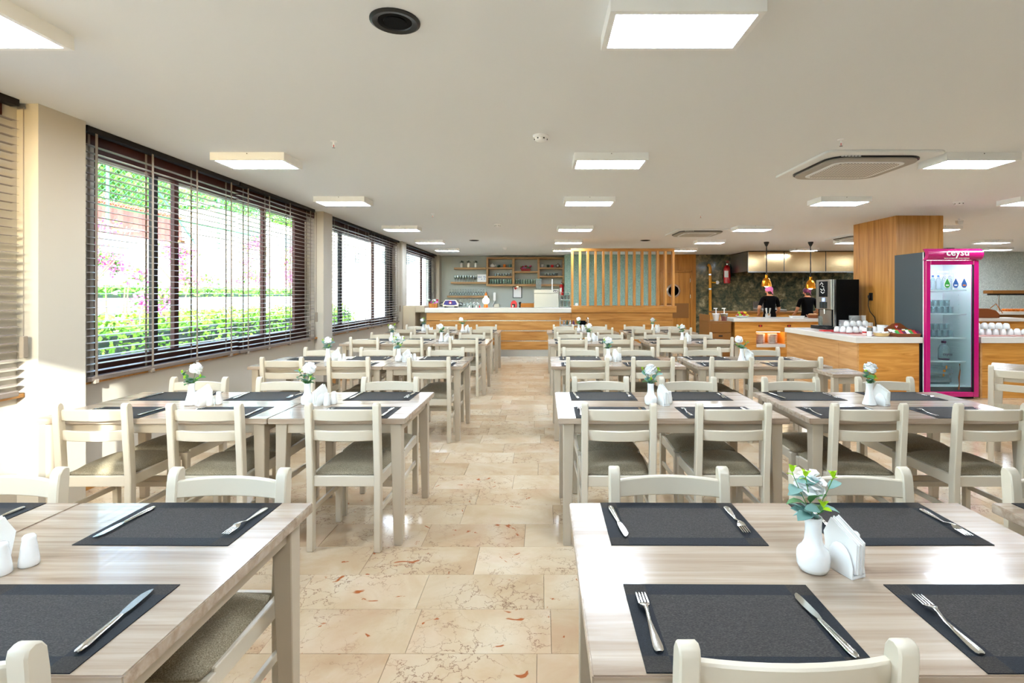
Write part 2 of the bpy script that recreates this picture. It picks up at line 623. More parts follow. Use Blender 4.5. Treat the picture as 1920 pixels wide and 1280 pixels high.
for _, cx, cy in near[:300]:
    obj('tile', tile_me, fl, (cx, cy, 0))
mbr = MB()
for _, cx, cy in near[300:]:
    tile_mb(mbr, cx - TW / 2, cy - TD / 2, TW)
for x0, y0 in rest:
    tile_mb(mbr, x0, y0, TW)
o = obj('distant_tiles', mbr.mesh('distant_tiles', 'floor_marble'), fl)
o['kind'] = 'stuff'

struct('ceiling', MB().box(-3.7, YB - 0.2, ZC, XR + 0.2, YF + 0.3, ZC + 0.15).mesh('ceiling', 'ceiling_paint'))

# left wall: sill wall, lintel, pillars and the strips beside each window
OPEN = [(-0.55, 3.12), (3.95, 7.6), (8.35, 12.05), (12.95, 16.3)]
ZS, ZT = 0.82, 2.62
mb = MB()
mb.box(-3.66, YB, 0, XL, YF, ZS)
mb.box(-3.66, YB, ZT, XL, YF, ZC)
prev = YB
for a, b in OPEN:
    mb.box(-3.66, prev, ZS, XL, a, ZT)
    prev = b
mb.box(-3.66, prev, ZS, XL, YF, ZT)
for a, b in ((3.37, 3.72), (7.77, 8.1), (12.17, 12.52), (16.55, 16.9)):
    mb.box(XL - 0.01, a, 0, -3.28, b, ZC)
struct('wall_left', mb.mesh('wall_left', 'wall_paint'))
mb = MB()
for a, b in ((YB, 3.37), (3.72, 7.77), (8.1, 12.17)):
    mb.box(XL, a, 0, XL + 0.015, b, 0.09)
struct('baseboard_left', mb.mesh('baseboard_left', 'oak_h'))
for i, (a, b) in enumerate(((YB, 3.37), (3.72, 7.77), (8.1, 12.17), (12.52, 16.55))):
    struct('trim_%d' % (i + 1), MB().box(XL - 0.02, a, ZS - 0.02, XL + 0.05, b, ZS + 0.004).mesh('trim', 'oak_h'))

# unseen rear wall behind the camera, clerestory openings sized for the pillar sun patch
mb = MB()
RO = [(-3.3, -1.02), (-0.82, -0.66)]  # openings
mb.box(-3.66, YB - 0.2, 0, XR, YB, 1.79)
mb.box(-3.66, YB - 0.2, 2.6, XR, YB, ZC)
prev = -3.66
for a, b in RO:
    mb.box(prev, YB - 0.2, 1.79, a, YB, 2.6)
    prev = b
mb.box(prev, YB - 0.2, 1.79, XR, YB, 2.6)
struct('wall_rear', mb.mesh('wall_rear', 'wall_paint'))
for i, (a, b) in enumerate(RO):
    w = obj('window_%d' % (i + 5), MB().box(a, YB - 0.11, 1.79, b, YB - 0.1, 2.6).mesh('pane', 'window_glass'), kind='structure')
struct('wall_right', MB().box(XR, YB - 0.2, 0, XR + 0.2, YF, ZC).mesh('wall_right', 'wall_paint'))

# far walls
struct('wall_bar', MB().box(-3.66, YF, 0, 0.75, YF + 0.2, ZC).mesh('wall_bar', 'grey_wall'))
struct('wall_teal', MB().box(0.72, 16.25, 0, 3.62, YF + 0.2, ZC).mesh('wall_teal', 'teal_paper'))
struct('wall_wood', MB().box(3.62, 16.22, 0, 4.83, YF + 0.2, ZC).mesh('wall_wood', 'oak_door'))
mw = struct('wall_marble', MB().box(4.83, 16.3, 0, 11.6, YF + 0.2, ZC).mesh('wall_marble', 'black_matte'))
pm = MB().box(0.003, 0, 0.003, 1.127, 0.02, 1.352).mesh('panel', 'dark_marble', bevel=0.003)
for i in range(6):
    for j in range(2):
        obj('panel', pm, mw, (4.83 + i * 1.13, 16.28, j * 1.355))
struct('wall_silver', MB().box(11.6, 15.2, 0, XR, YF + 0.2, ZC).mesh('wall_silver', 'silver_paper'))
struct('trim_5', MB().box(12.45, 15.14, 0, 12.75, 15.2, 2.45).mesh('trim', 'oak_v'))

# door in the wood wall with a porthole and a kick panel
dr = struct('door_1', MB().box(3.7, 16.17, 0, 4.63, 16.215, 2.14).mesh('door', 'oak_door', bevel=0.004))
mb = MB().box(3.63, 16.15, 0, 3.69, 16.21, 2.2).box(4.64, 16.15, 0, 4.7, 16.21, 2.2).box(3.63, 16.15, 2.15, 4.7, 16.21, 2.21)
obj('door_frame', mb.mesh('door_frame', 'oak_door', bevel=0.004), dr)
obj('porthole_ring', MB().lathe([(0.2, 0), (0.215, 0.012), (0.2, 0.03), (0.165, 0.03), (0.16, 0.012), (0.16, 0)], 28, (4.11, 16.14, 1.57), axis='y').mesh('ring', 'steel', True), dr)
obj('porthole_glass', MB().lathe([(0.16, 0), (0.16, 0.01)], 28, (4.11, 16.155, 1.57), axis='y').mesh('porthole_glass', 'porthole_reflection'), dr)
obj('kick_panel', MB().box(3.74, 16.16, 0.72, 4.59, 16.172, 1.18).mesh('kick_panel', 'box_brown', bevel=0.002), dr)
for z in (0.35, 1.4, 1.9):
    obj('hinge', MB().cyl(4.635, 16.15, z - 0.06, z + 0.06, 0.012, 8).mesh('hinge', 'steel', True), dr)

# wooden pillar
pl = struct('pillar_wood', MB().box(5.6, 8.18, 0, 6.35, 9.3, ZC).mesh('pillar_wood', 'oak_v', bevel=0.004))
obj('socket', MB().box(5.585, 8.75, 1.36, 5.602, 8.84, 1.49).mesh('socket', 'black_plastic', bevel=0.003), pl)

# ------------------------------------------------------------------ windows and blinds
def window(n, a, b, cuts):
    # cuts: (y0, y1, material) vertical members between panes; panes fill the rest
    w = struct('window_%d' % n, MB().box(-3.56, a, ZS, -3.46, b, ZS + 0.14).box(-3.56, a, ZT - 0.09, -3.46, b, ZT).box(XL, a - 0.2, ZT - 0.02, XL + 0.012, b + 0.15, ZC - 0.001).mesh('window_rails', 'dark_frame', bevel=0.004))
    ys = a
    for y0, y1, m_ in cuts:
        if y0 > ys + 0.05:
            obj('pane', MB().box(-3.512, ys, ZS + 0.13, -3.506, y0, ZT - 0.08).mesh('pane', 'window_glass'), w)
            if y0 - ys > 0.8:
                pass
        obj('mullion', MB().box(-3.53, y0, ZS + 0.1, -3.485, y1, ZT - 0.06).mesh('mullion', m_, bevel=0.004), w)
        ys = y1
    return w
window(1, -0.55, 3.12, [(-0.55, -0.45, 'dark_frame'), (0.6, 0.75, 'dark_frame'), (2.2, 2.35, 'dark_frame'), (3.0, 3.12, 'dark_frame')])
w1 = window(2, 3.95, 7.6, [(3.95, 4.04, 'dark_frame'), (4.64, 4.7, 'black_frame'), (4.91, 4.97, 'dark_frame'), (6.47, 6.54, 'dark_frame'), (7.3, 7.6, 'dark_frame')])
window(3, 8.35, 12.05, [(8.35, 8.42, 'dark_frame'), (8.93, 9.03, 'black_frame'), (10.68, 10.75, 'dark_frame'), (11.62, 12.05, 'black_frame')])
window(4, 12.95, 16.3, [(12.95, 13.35, 'black_frame'), (14.95, 15.08, 'dark_frame'), (16.1, 16.3, 'black_frame')])
obj('latch', MB().box(-3.45, 4.9, 1.95, -3.42, 4.96, 1.98).mesh('latch', 'wood_stick', bevel=0.004), w1)

PITCH = 0.0525
def blind(y0, y1, label, tapes, xb=-3.36, zb=0.845, weight=None):
    t = thing('window_blind', label, 'blind', (xb, 0, 0), group='window blinds')
    L = y1 - y0
    obj('head_rail', MB().box(-0.03, y0, ZC - 0.045, 0.03, y1, ZC - 0.001).mesh('head_rail', 'black_frame', bevel=0.002), t)
    n = int((ZC - 0.06 - zb - 0.03) / PITCH)
    g = [[(-0.025, y, 0.0), (-0.012, y, 0.0028), (0.0, y, 0.0036), (0.012, y, 0.0028), (0.025, y, 0.0)] for y in (y0, y1)]
    sm = MB().slab(g, (0, 0, -0.0022)).mesh('slat', 'slat_brown')
    for i in range(n):
        obj('slat', sm, t, (0, 0, zb + 0.05 + i * PITCH), (0, R(3 + random.uniform(-1.2, 1.2)), 0))
    obj('bottom_rail', MB().box(-0.03, y0, zb - 0.025, 0.03, y1, zb + 0.012).mesh('bottom_rail', 'rail_brown', bevel=0.006), t)
    for ty in tapes:
        for sx in (-0.029, 0.029):
            obj('ladder_tape', MB().box(sx - 0.0008, ty - 0.011, zb, sx + 0.0008, ty + 0.011, ZC - 0.04).mesh('ladder_tape', 'tape_brown'), t)
        obj('tape_clip', MB().box(0.0, ty - 0.018, zb - 0.045, 0.036, ty + 0.018, zb - 0.012).mesh('tape_clip', 'tape_brown', bevel=0.004), t)
    if weight is not None:
        obj('bead_chain', MB().tube([(0.036, weight, ZC - 0.04), (0.036, weight, 1.18)], 0.003, 6).mesh('bead_chain', 'rail_brown'), t)
        obj('chain_weight', MB().box(0.022, weight - 0.018, 1.06, 0.05, weight + 0.018, 1.2).mesh('chain_weight', 'tape_brown', bevel=0.004), t)
    return t
blind(0.9, 3.3, 'open brown venetian blind at the frame edge, before the first pillar', (1.3, 2.2, 2.9), weight=3.318)
blind(3.79, 5.7, 'wide brown venetian blind over the big window, end by the sunlit pillar', (3.87, 4.43, 5.0, 5.55))
blind(5.72, 7.6, 'wide brown venetian blind over the big window, end farther along the wall', (5.87, 6.33, 6.85, 7.45), zb=0.835, weight=7.63)
blind(8.14, 10.1, 'brown venetian blind over the middle window, half near the big window', (8.3, 8.9, 9.4, 9.95))
blind(10.12, 12.1, 'brown venetian blind over the middle window, half towards the bar', (10.3, 10.8, 11.3, 11.95), zb=0.835, weight=12.13)
blind(12.6, 16.4, 'brown venetian blind over the last window behind the bar counter', (12.9, 14.0, 15.2, 16.2))

# ------------------------------------------------------------------ ceiling fittings
hous = MB().box(-0.325, -0.175, -0.068, -0.298, 0.175, 0).box(0.298, -0.175, -0.068, 0.325, 0.175, 0).box(-0.298, -0.175, -0.068, 0.298, -0.148, 0).box(-0.298, 0.148, -0.068, 0.298, 0.175, 0).box(-0.298, -0.148, -0.012, 0.298, 0.148, 0).mesh('housing', 'lamp_white')
diff = MB().box(-0.298, -0.148, -0.066, 0.298, 0.148, -0.05).mesh('diffuser', 'panel_light')
screw = MB().lathe([(0.004, 0), (0.004, 0.004)], 8, (0, -0.178, -0.012), axis='y').mesh('screw', 'black_plastic')
LY = [2.32, 4.70, 6.74, 9.54, 11.95, 14.1]
ordr = ['first', 'second', 'third', 'fourth', 'fifth', 'sixth']
colname = {0: 'row along the windows', 1: 'row above the aisle', 2: 'row on the counter side'}
def ceiling_light(x, y, label, group):
    t = thing('ceiling_light', label, 'ceiling light', (x, y, ZC), group=group)
    obj('housing', hous, t)
    obj('diffuser', diff, t)
    obj('screw', screw, t)
for c, x in enumerate((-2.58, 0.61, 3.87)):
    for r_, y in enumerate(LY):
        if c == 2 and r_ == 0:
            lab = 'flat white panel light over the counter-side tables, out of the frame'
        else:
            lab = 'flat white panel light, %s from the front, %s' % (ordr[r_], colname[c])
        ceiling_light(x, y, lab, 'flat ceiling panel lights')
for x, y, lab in ((6.4, 6.74, 'panel light cut by the frame edge above the drinks fridge'), (7.3, 9.54, 'panel light half hidden behind the wooden pillar'),
                  (10.4, 11.95, 'panel light above the dessert buffet by the silver wall'), (7.15, 11.95, 'panel light just past the wooden pillar over the kitchen')):
    ceiling_light(x, y, lab, 'flat ceiling panel lights')
for x, y, lab in ((-2.58, 0.0, 'unseen panel light of the same grid above the camera, window side'), (0.61, 0.0, 'unseen panel light of the same grid above the camera, over the aisle'),  # panels added past the visible grid to light the room
                  (7.1, 4.7, 'unseen panel light added beyond the turned chair'), (10.4, 9.4, 'unseen panel light added over the small counter behind the fridge'),
                  (13.6, 11.95, 'unseen panel light added past the buffet'), (12.2, 13.9, 'added panel light brightening the silver wall'),  # second one put in to brighten the silver wall
                  (7.15, 14.1, 'added panel light before the extractor hood, hidden by the pillar'), (10.4, 14.1, 'added panel light past the end of the extractor hood')):
    ceiling_light(x, y, lab, 'flat ceiling panel lights')

def speaker(x, y, label):
    t = thing('ceiling_speaker', label, 'speaker', (x, y, ZC), group='round ceiling speakers')
    obj('rim', MB().lathe([(0.112, 0), (0.112, -0.006), (0.1, -0.012), (0.078, -0.008), (0.074, 0)], 32).mesh('rim', 'speaker_black', True), t)
    obj('cone', MB().lathe([(0.075, -0.002), (0.06, -0.006), (0.052, -0.004), (0.05, -0.010), (0.001, -0.010)], 28).mesh('cone', 'black_matte', True), t)
speaker(-0.667, 2.35, 'large round black speaker near the front of the ceiling')
speaker(-1.565, 11.95, 'small far black speaker in the ceiling before the bar shelves')
speaker(2.39, 11.95, 'small far black speaker in the ceiling above the slatted screen')

def detector(x, y, label):
    t = thing('smoke_detector', label, 'detector', (x, y, ZC), group='smoke detectors')
    obj('base', MB().lathe([(0.062, 0), (0.062, -0.012), (0.055, -0.018)], 20).mesh('base', 'lamp_white', True), t)
    obj('chamber', MB().lathe([(0.046, -0.016), (0.05, -0.024), (0.044, -0.04), (0.03, -0.048), (0.001, -0.049)], 20).mesh('chamber', 'lamp_white', True), t)
    mb_ = MB()
    for k in range(6):
        a = k * PI / 3
        mb_.cbox(0.047 * math.cos(a), 0.047 * math.sin(a), -0.03, 0.012, 0.012, 0.008)
    obj('vents', mb_.mesh('vents', 'black_plastic'), t)
detector(-0.008, 4.05, 'white smoke detector in the middle of the ceiling, nearest one')
detector(-0.79, 9.2, 'white smoke detector between the far aisle lights')
detector(5.6, 6.95, 'white smoke detector above the drinks fridge')
detector(-1.0, 13.9, 'tiny white smoke detector over the bar')

def sprinkler(x, y, label):
    t = thing('sprinkler_head', label, 'sprinkler', (x, y, ZC), group='sprinkler heads')
    obj('escutcheon', MB().lathe([(0.026, 0), (0.024, -0.006), (0.012, -0.01)], 14).mesh('escutcheon', 'lamp_white', True), t)
    obj('frame', MB().cyl(0, 0, -0.03, -0.008, 0.008, 8).cbox(0.009, 0, -0.04, 0.003, 0.004, 0.024).cbox(-0.009, 0, -0.04, 0.003, 0.004, 0.024).mesh('frame', 'lamp_white'), t)
    obj('bulb', MB().cyl(0, 0, -0.05, -0.03, 0.003, 6).mesh('bulb', 'red_plastic'), t)
    obj('deflector', MB().cyl(0, 0, -0.055, -0.052, 0.013, 12).mesh('deflector', 'steel'), t)
sprinkler(-1.69, 4.2, 'small white sprinkler head above the window-side tables')
sprinkler(2.4, 4.15, 'small white sprinkler head beside the large ceiling air conditioner')
sprinkler(-1.69, 8.0, 'tiny sprinkler head between far window-side lights')
sprinkler(2.47, 8.05, 'tiny sprinkler head before the far air conditioner')

def rrect(sx, sy, r, n=5):
    p = []
    for cx, cy, a0 in ((sx - r, sy - r, 0), (-sx + r, sy - r, 90), (-sx + r, -sy + r, 180), (sx - r, -sy + r, 270)):
        for k in range(n + 1):
            a = R(a0 + 90 * k / n)
            p.append((cx + r * math.cos(a), cy + r * math.sin(a)))
    return p
def aircon(x, y, label):
    t = thing('air_conditioner', label, 'air conditioner', (x, y, ZC), group='ceiling cassette air conditioners')
    obj('plate', MB().prism(rrect(0.52, 0.52, 0.06), -0.022, 0).mesh('plate', 'ac_white', bevel=0.004), t)
    obj('outlet_ring', MB().prism(rrect(0.425, 0.425, 0.17, 8), -0.034, -0.02).mesh('outlet_ring', 'black_plastic'), t)
    obj('inner_ring', MB().prism(rrect(0.41, 0.41, 0.16, 8), -0.052, -0.03).mesh('inner_ring', 'ac_grey', bevel=0.006), t)
    obj('grille_frame', MB().prism(rrect(0.325, 0.325, 0.1, 8), -0.06, -0.05).mesh('grille_frame', 'ac_white', bevel=0.003), t)
    obj('grille', MB().prism(rrect(0.29, 0.29, 0.08, 8), -0.063, -0.058).mesh('grille', 'ac_grille'), t)
    mb_ = MB()
    for k in range(6):
        mb_.box(-0.35 + 0.03 * k, -0.433, -0.034, -0.33 + 0.03 * k, -0.425, -0.026)
    obj('louvre_clip', mb_.mesh('louvre_clip', 'ac_white'), t)
aircon(2.98, 4.97, 'large square ceiling air conditioner with perforated grille, nearest one')
aircon(3.1, 10.37, 'square ceiling air conditioner farther off, before the slatted screen')
aircon(6.9, 11.2, 'ceiling air conditioner mostly hidden behind the wooden pillar')
t = thing('motion_sensor', 'small white corner sensor under the ceiling above the fridge', 'sensor', (6.86, 8.5, ZC))
obj('bracket', MB().cyl(0, 0, -0.03, 0, 0.02, 10).mesh('bracket', 'lamp_white'), t)
obj('body', MB().prism([(-0.06, -0.03), (0.06, -0.03), (0.045, -0.09), (0.0, -0.12), (-0.045, -0.09)], -0.03, 0.03, 'y').mesh('body', 'lamp_white', bevel=0.01), t)

# ------------------------------------------------------------------ chairs
def chair_meshes():
    P = []
    post_prof = [(-0.222, 0.0), (-0.18, 0.0), (-0.176, 0.42), (-0.2, 0.79), (-0.206, 0.832), (-0.218, 0.85), (-0.232, 0.855), (-0.246, 0.85), (-0.25, 0.835), (-0.222, 0.42)]
    post = MB().prism(post_prof, -0.019, 0.019, 'x').mesh('back_leg', 'chair_paint', True, bevel=0.004, seg=1, angle=40)
    P.append(('back_leg', post, (-0.193, 0, 0)))
    P.append(('back_leg', post, (0.193, 0, 0)))
    fleg = MB().hexa([(-0.016, 0.168, 0), (0.016, 0.168, 0), (0.016, 0.2, 0), (-0.016, 0.2, 0)], [(-0.019, 0.165, 0.42), (0.019, 0.165, 0.42), (0.019, 0.203, 0.42), (-0.019, 0.203, 0.42)]).mesh('front_leg', 'chair_paint', bevel=0.003)
    P.append(('front_leg', fleg, (-0.19, 0, 0)))
    P.append(('front_leg', fleg, (0.19, 0, 0)))
    def rail(z0, z1, yb, bow, lift=0.0):
        g = []
        for i in range(9):
            u = -1 + 2 * i / 8
            y = yb - bow * (1 - u * u)
            zz = lift * (1 - u * u)
            g.append([(u * 0.178, y - 0.011, z0), (u * 0.178, y - 0.011 - (z1 - z0) * 0.06, z1 + zz)])
        return MB().slab(g, (0, 0.021, 0))
    P.append(('top_rail', rail(0.752, 0.812, -0.212, 0.028, 0.006).mesh('top_rail', 'chair_paint', True, bevel=0.004, angle=40)))
    P.append(('lower_rail', rail(0.636, 0.695, -0.203, 0.028).mesh('lower_rail', 'chair_paint', True, bevel=0.004, angle=40)))
    fr_ = MB().box(-0.174, -0.212, 0.372, 0.174, -0.19, 0.432).box(-0.172, 0.174, 0.372, 0.172, 0.196, 0.432).box(-0.207, -0.18, 0.372, -0.184, 0.168, 0.432).box(0.184, -0.18, 0.372, 0.207, 0.168, 0.432)
    P.append(('seat_frame', fr_.mesh('seat_frame', 'chair_paint', bevel=0.003)))
    # domed cushion
    N = 10
    g = []
    for i in range(N + 1):
        v = -1 + 2 * i / N
        row = []
        for j in range(N + 1):
            u = -1 + 2 * j / N
            w = 0.183 + 0.017 * (v + 1) / 2
            # round the plan corners
            k = 1 - 0.045 * (abs(u * v) ** 6)
            dome = (1 - abs(u) ** 3.2) * (1 - abs(v) ** 3.2)
            row.append((u * w * k, 0.018 + v * 0.198 * k, 0.437 + 0.04 * dome ** 0.55))
        g.append(row)
    low = [[(p[0], p[1], 0.425) for p in row] for row in g]
    mbc = MB()
    mbc.sheet(g)
    mbc.sheet([list(reversed(r)) for r in low])
    ring = lambda G: G[0] + [G[i][-1] for i in range(1, N + 1)] + [G[N][j] for j in range(N - 1, -1, -1)] + [G[i][0] for i in range(N - 1, 0, -1)]
    ra, rb_ = ring(g), ring(low)
    for k in range(len(ra)):
        k2 = (k + 1) % len(ra)
        mbc.add([ra[k], ra[k2], rb_[k2], rb_[k]], [(0, 1, 2, 3)])
    me = mbc.mesh('seat_cushion', 'seat_fabric')
    bm = bmesh.new()
    bm.from_mesh(me)
    bmesh.ops.remove_doubles(bm, verts=bm.verts, dist=0.0004)
    bmesh.ops.recalc_face_normals(bm, faces=bm.faces)
    bm.to_mesh(me)
    bm.free()
    for p in me.polygons:
        p.use_smooth = True
    P.append(('seat_cushion', me))
    ss = MB().box(-0.008, -0.19, 0.215, 0.008, 0.18, 0.245).mesh('side_stretcher', 'chair_paint', bevel=0.002)
    P.append(('side_stretcher', ss, (-0.195, 0, 0)))
    P.append(('side_stretcher', ss, (0.195, 0, 0)))
    P.append(('front_stretcher', MB().box(-0.175, 0.175, 0.228, 0.175, 0.195, 0.262).mesh('front_stretcher', 'chair_paint', bevel=0.002)))
    return P
CHAIR = chair_meshes()
def chair(x, y, rz, label, group):
    t = thing('dining_chair', label, 'chair', (x, y, 0), rz, group)
    copies(CHAIR, t)
    return t

# ------------------------------------------------------------------ tables
TDEP = 0.81
_tm = {}
def table_parts(w):
    if w in _tm:
        return _tm[w]
    hw, hd = w / 2, TDEP / 2
    P = [('table_top', MB().box(-hw, -hd, 0.717, hw, hd, 0.75).mesh('table_top', 'ash_top', bevel=0.003, seg=2))]
    lx, ly = hw - 0.03 - 0.033, hd - 0.03 - 0.033
    ap = 0.655
    P.append(('apron', MB().box(-lx + 0.03, -ly - 0.02, ap, lx - 0.03, -ly + 0.002, 0.717).mesh('apron', 'leg_paint', bevel=0.002)))
    P.append(('apron', MB().box(-lx + 0.03, ly - 0.002, ap, lx - 0.03, ly + 0.02, 0.717).mesh('apron', 'leg_paint', bevel=0.002)))
    P.append(('apron', MB().box(-lx - 0.02, -ly + 0.03, ap, -lx + 0.002, ly - 0.03, 0.717).mesh('apron', 'leg_paint', bevel=0.002)))
    P.append(('apron', MB().box(lx - 0.002, -ly + 0.03, ap, lx + 0.02, ly - 0.03, 0.717).mesh('apron', 'leg_paint', bevel=0.002)))
    for sx in (-1, 1):
        for sy in (-1, 1):
            # outer faces upright, inner faces taper
            xo, xi, xb = lx + 0.033, lx - 0.033, lx - 0.012
            yo, yi, yb = ly + 0.033, ly - 0.033, ly - 0.012
            b = [(sx * xb, sy * yb, 0), (sx * xo, sy * yb, 0), (sx * xo, sy * yo, 0), (sx * xb, sy * yo, 0)]
            tp = [(sx * xi, sy * yi, 0.717), (sx * xo, sy * yi, 0.717), (sx * xo, sy * yo, 0.717), (sx * xi, sy * yo, 0.717)]
            P.append(('leg', MB().hexa(b, tp).mesh('leg', 'leg_paint', bevel=0.003)))
    _tm[w] = P
    return P
def table(x0, x1, yc, label, group='dining tables'):
    t = thing('dining_table', label, 'table', ((x0 + x1) / 2, yc, 0), 0, group)
    copies(table_parts(round(x1 - x0, 3)), t)
    return t

# ------------------------------------------------------------------ place settings
def mat_mesh():
    mb = MB()
    xs = [-0.225, -0.172, 0.172, 0.225]
    ys = [-0.15, -0.105, 0.105, 0.15]
    for i in range(3):
        for j in range(3):
            m_ = 0 if (i == 1 and j == 1) else (1 if (i == 1) != (j == 1) else 2)
            mb.add([(xs[i], ys[j], 0.0022), (xs[i + 1], ys[j], 0.0022), (xs[i + 1], ys[j + 1], 0.0022), (xs[i], ys[j + 1], 0.0022)], [(0, 1, 2, 3)], m_)
    mb.add([(-0.225, -0.15, 0), (0.225, -0.15, 0), (0.225, 0.15, 0), (-0.225, 0.15, 0), (-0.225, -0.15, 0.0022), (0.225, -0.15, 0.0022), (0.225, 0.15, 0.0022), (-0.225, 0.15, 0.0022)],
           [(3, 2, 1, 0), (0, 1, 5, 4), (1, 2, 6, 5), (2, 3, 7, 6), (3, 0, 4, 7)], 1)
    return mb.mesh('placemat', ['mat_weave', 'mat_border', 'mat_corner'])
PLACEMAT = mat_mesh()

def fork_mesh():
    # along +y, tines at +y; gently arched
    def z(y):
        return 0.004 + 0.010 * math.exp(-((y - 0.035) / 0.022) ** 2) + (0.004 if y > 0.06 else 0.0)
    outline = [(-0.1, 0.0055), (-0.096, 0.0095), (-0.085, 0.0105), (-0.06, 0.009), (-0.03, 0.006), (0.0, 0.0038), (0.022, 0.0034), (0.034, 0.005), (0.042, 0.0105), (0.05, 0.0125), (0.056, 0.0125)]
    g = [[(-w, y, z(y)), (-w * 0.5, y, z(y) + 0.0012), (w * 0.5, y, z(y) + 0.0012), (w, y, z(y))] for y, w in outline]
    mb = MB().slab(g, (0, 0, -0.0022))
    for k in range(4):
        cx = -0.0104 + k * 0.00693
        g = [[(cx - w, y, z(y)), (cx + w, y, z(y))] for y, w in ((0.055, 0.0021), (0.075, 0.0019), (0.09, 0.0016), (0.098, 0.0007))]
        mb.slab(g, (0, 0, -0.0018))
    return mb.mesh('fork', 'cutlery_steel', True, angle=50)
FORK = fork_mesh()
def knife_mesh():
    mb = MB()
    hs = [(-0.11, 0.004), (-0.106, 0.0075), (-0.09, 0.009), (-0.05, 0.0078), (0.0, 0.006), (0.012, 0.0052)]
    n = 10
    vs, fs = [], []
    for y, w in hs:
        for k in range(n):
            a = 2 * PI * k / n
            vs.append((w * math.cos(a), y, 0.0052 + w * 0.55 * math.sin(a)))
    for i in range(len(hs) - 1):
        for k in range(n):
            fs.append((i * n + k, i * n + (k + 1) % n, (i + 1) * n + (k + 1) % n, (i + 1) * n + k))
    fs.append(tuple(range(n)))
    fs.append(tuple(range((len(hs) - 1) * n, len(hs) * n)))
    mb.add(vs, fs)
    bl = [(0.01, -0.004, 0.0055), (0.03, -0.008, 0.009), (0.06, -0.01, 0.0095), (0.09, -0.009, 0.009), (0.104, -0.003, 0.0078), (0.11, 0.003, 0.006)]
    g = [[(a, y, 0.0045), (b, y, 0.0045)] for y, a, b in bl]
    mb.slab(g, (0, 0, 0.0018))
    return mb.mesh('knife', 'cutlery_steel', True, angle=50)
KNIFE = knife_mesh()

def vase_mesh(kind):
    if kind == 0:
        prof = [(0.024, 0), (0.034, 0.004), (0.0392, 0.016), (0.0405, 0.035), (0.0395, 0.048), (0.036, 0.056), (0.027, 0.066), (0.022, 0.078), (0.02, 0.1), (0.02, 0.12), (0.0215, 0.14), (0.018, 0.14), (0.017, 0.12)]
    else:
        prof = [(0.034, 0), (0.042, 0.004), (0.041, 0.012), (0.033, 0.035), (0.025, 0.065), (0.02, 0.1), (0.02, 0.125), (0.024, 0.142), (0.021, 0.142), (0.017, 0.12)]
    return MB().lathe(prof, 24).mesh('vase_body', 'porcelain', True, angle=60)
VASES = [vase_mesh(0), vase_mesh(1)]

def leaf_mesh(L, Wd, material):
    pts = [(0, 0), (0.2, 0.75), (0.5, 1.0), (0.8, 0.7), (1.0, 0.0)]
    g = []
    for u, w in pts:
        cz = 0.12 * math.sin(u * PI) * L
        g.append([(u * L, -w * Wd / 2, cz + 0.15 * Wd * w), (u * L, 0, cz), (u * L, w * Wd / 2, cz + 0.15 * Wd * w)])
    return MB().slab(g, (0, 0, -0.0006)).mesh('leaf', material, True)
LEAVES = [leaf_mesh(0.052, 0.036, 'leaf_grey'), leaf_mesh(0.05, 0.036, 'leaf_green'), leaf_mesh(0.04, 0.03, 'leaf_grey'), leaf_mesh(0.022, 0.013, 'leaf_bright')]

def blossom_mesh(seed, r=0.042, material='petal_white', n=46):
    rnd = random.Random(seed)
    mb = MB()
    for i in range(n):
        zf = 1 - 1.6 * (i + 0.5) / n
        a = i * 2.39996
        rr = math.sqrt(max(0, 1 - zf * zf))
        d = Vector((rr * math.cos(a), rr * math.sin(a), zf))
        u = d.cross(Vector((0.1, 0.2, 1))).normalized()
        v = d.cross(u)
        s_ = r * rnd.uniform(0.34, 0.5)
        c0 = d * r * 0.45
        c1 = d * r * rnd.uniform(0.85, 1.08)
        tw = rnd.uniform(-0.6, 0.6)
        e = (u * math.cos(tw) + v * math.sin(tw))
        f = (v * math.cos(tw) - u * math.sin(tw)) * 0.5
        mb.add([c0 - e * s_ * 0.3, c0 + e * s_ * 0.3, c1 * 0.85 + e * s_ + f * s_ * 0.3, c1 + f * s_, c1 * 0.85 - e * s_ + f * s_ * 0.3], [(0, 1, 2, 3, 4)])
    mb.blob((0, 0, 0), (r * 0.62, r * 0.62, r * 0.55), 8, 6)
    return mb.mesh('blossom', material)
BLOSSOM = [blossom_mesh(s) for s in (1, 2, 3)]

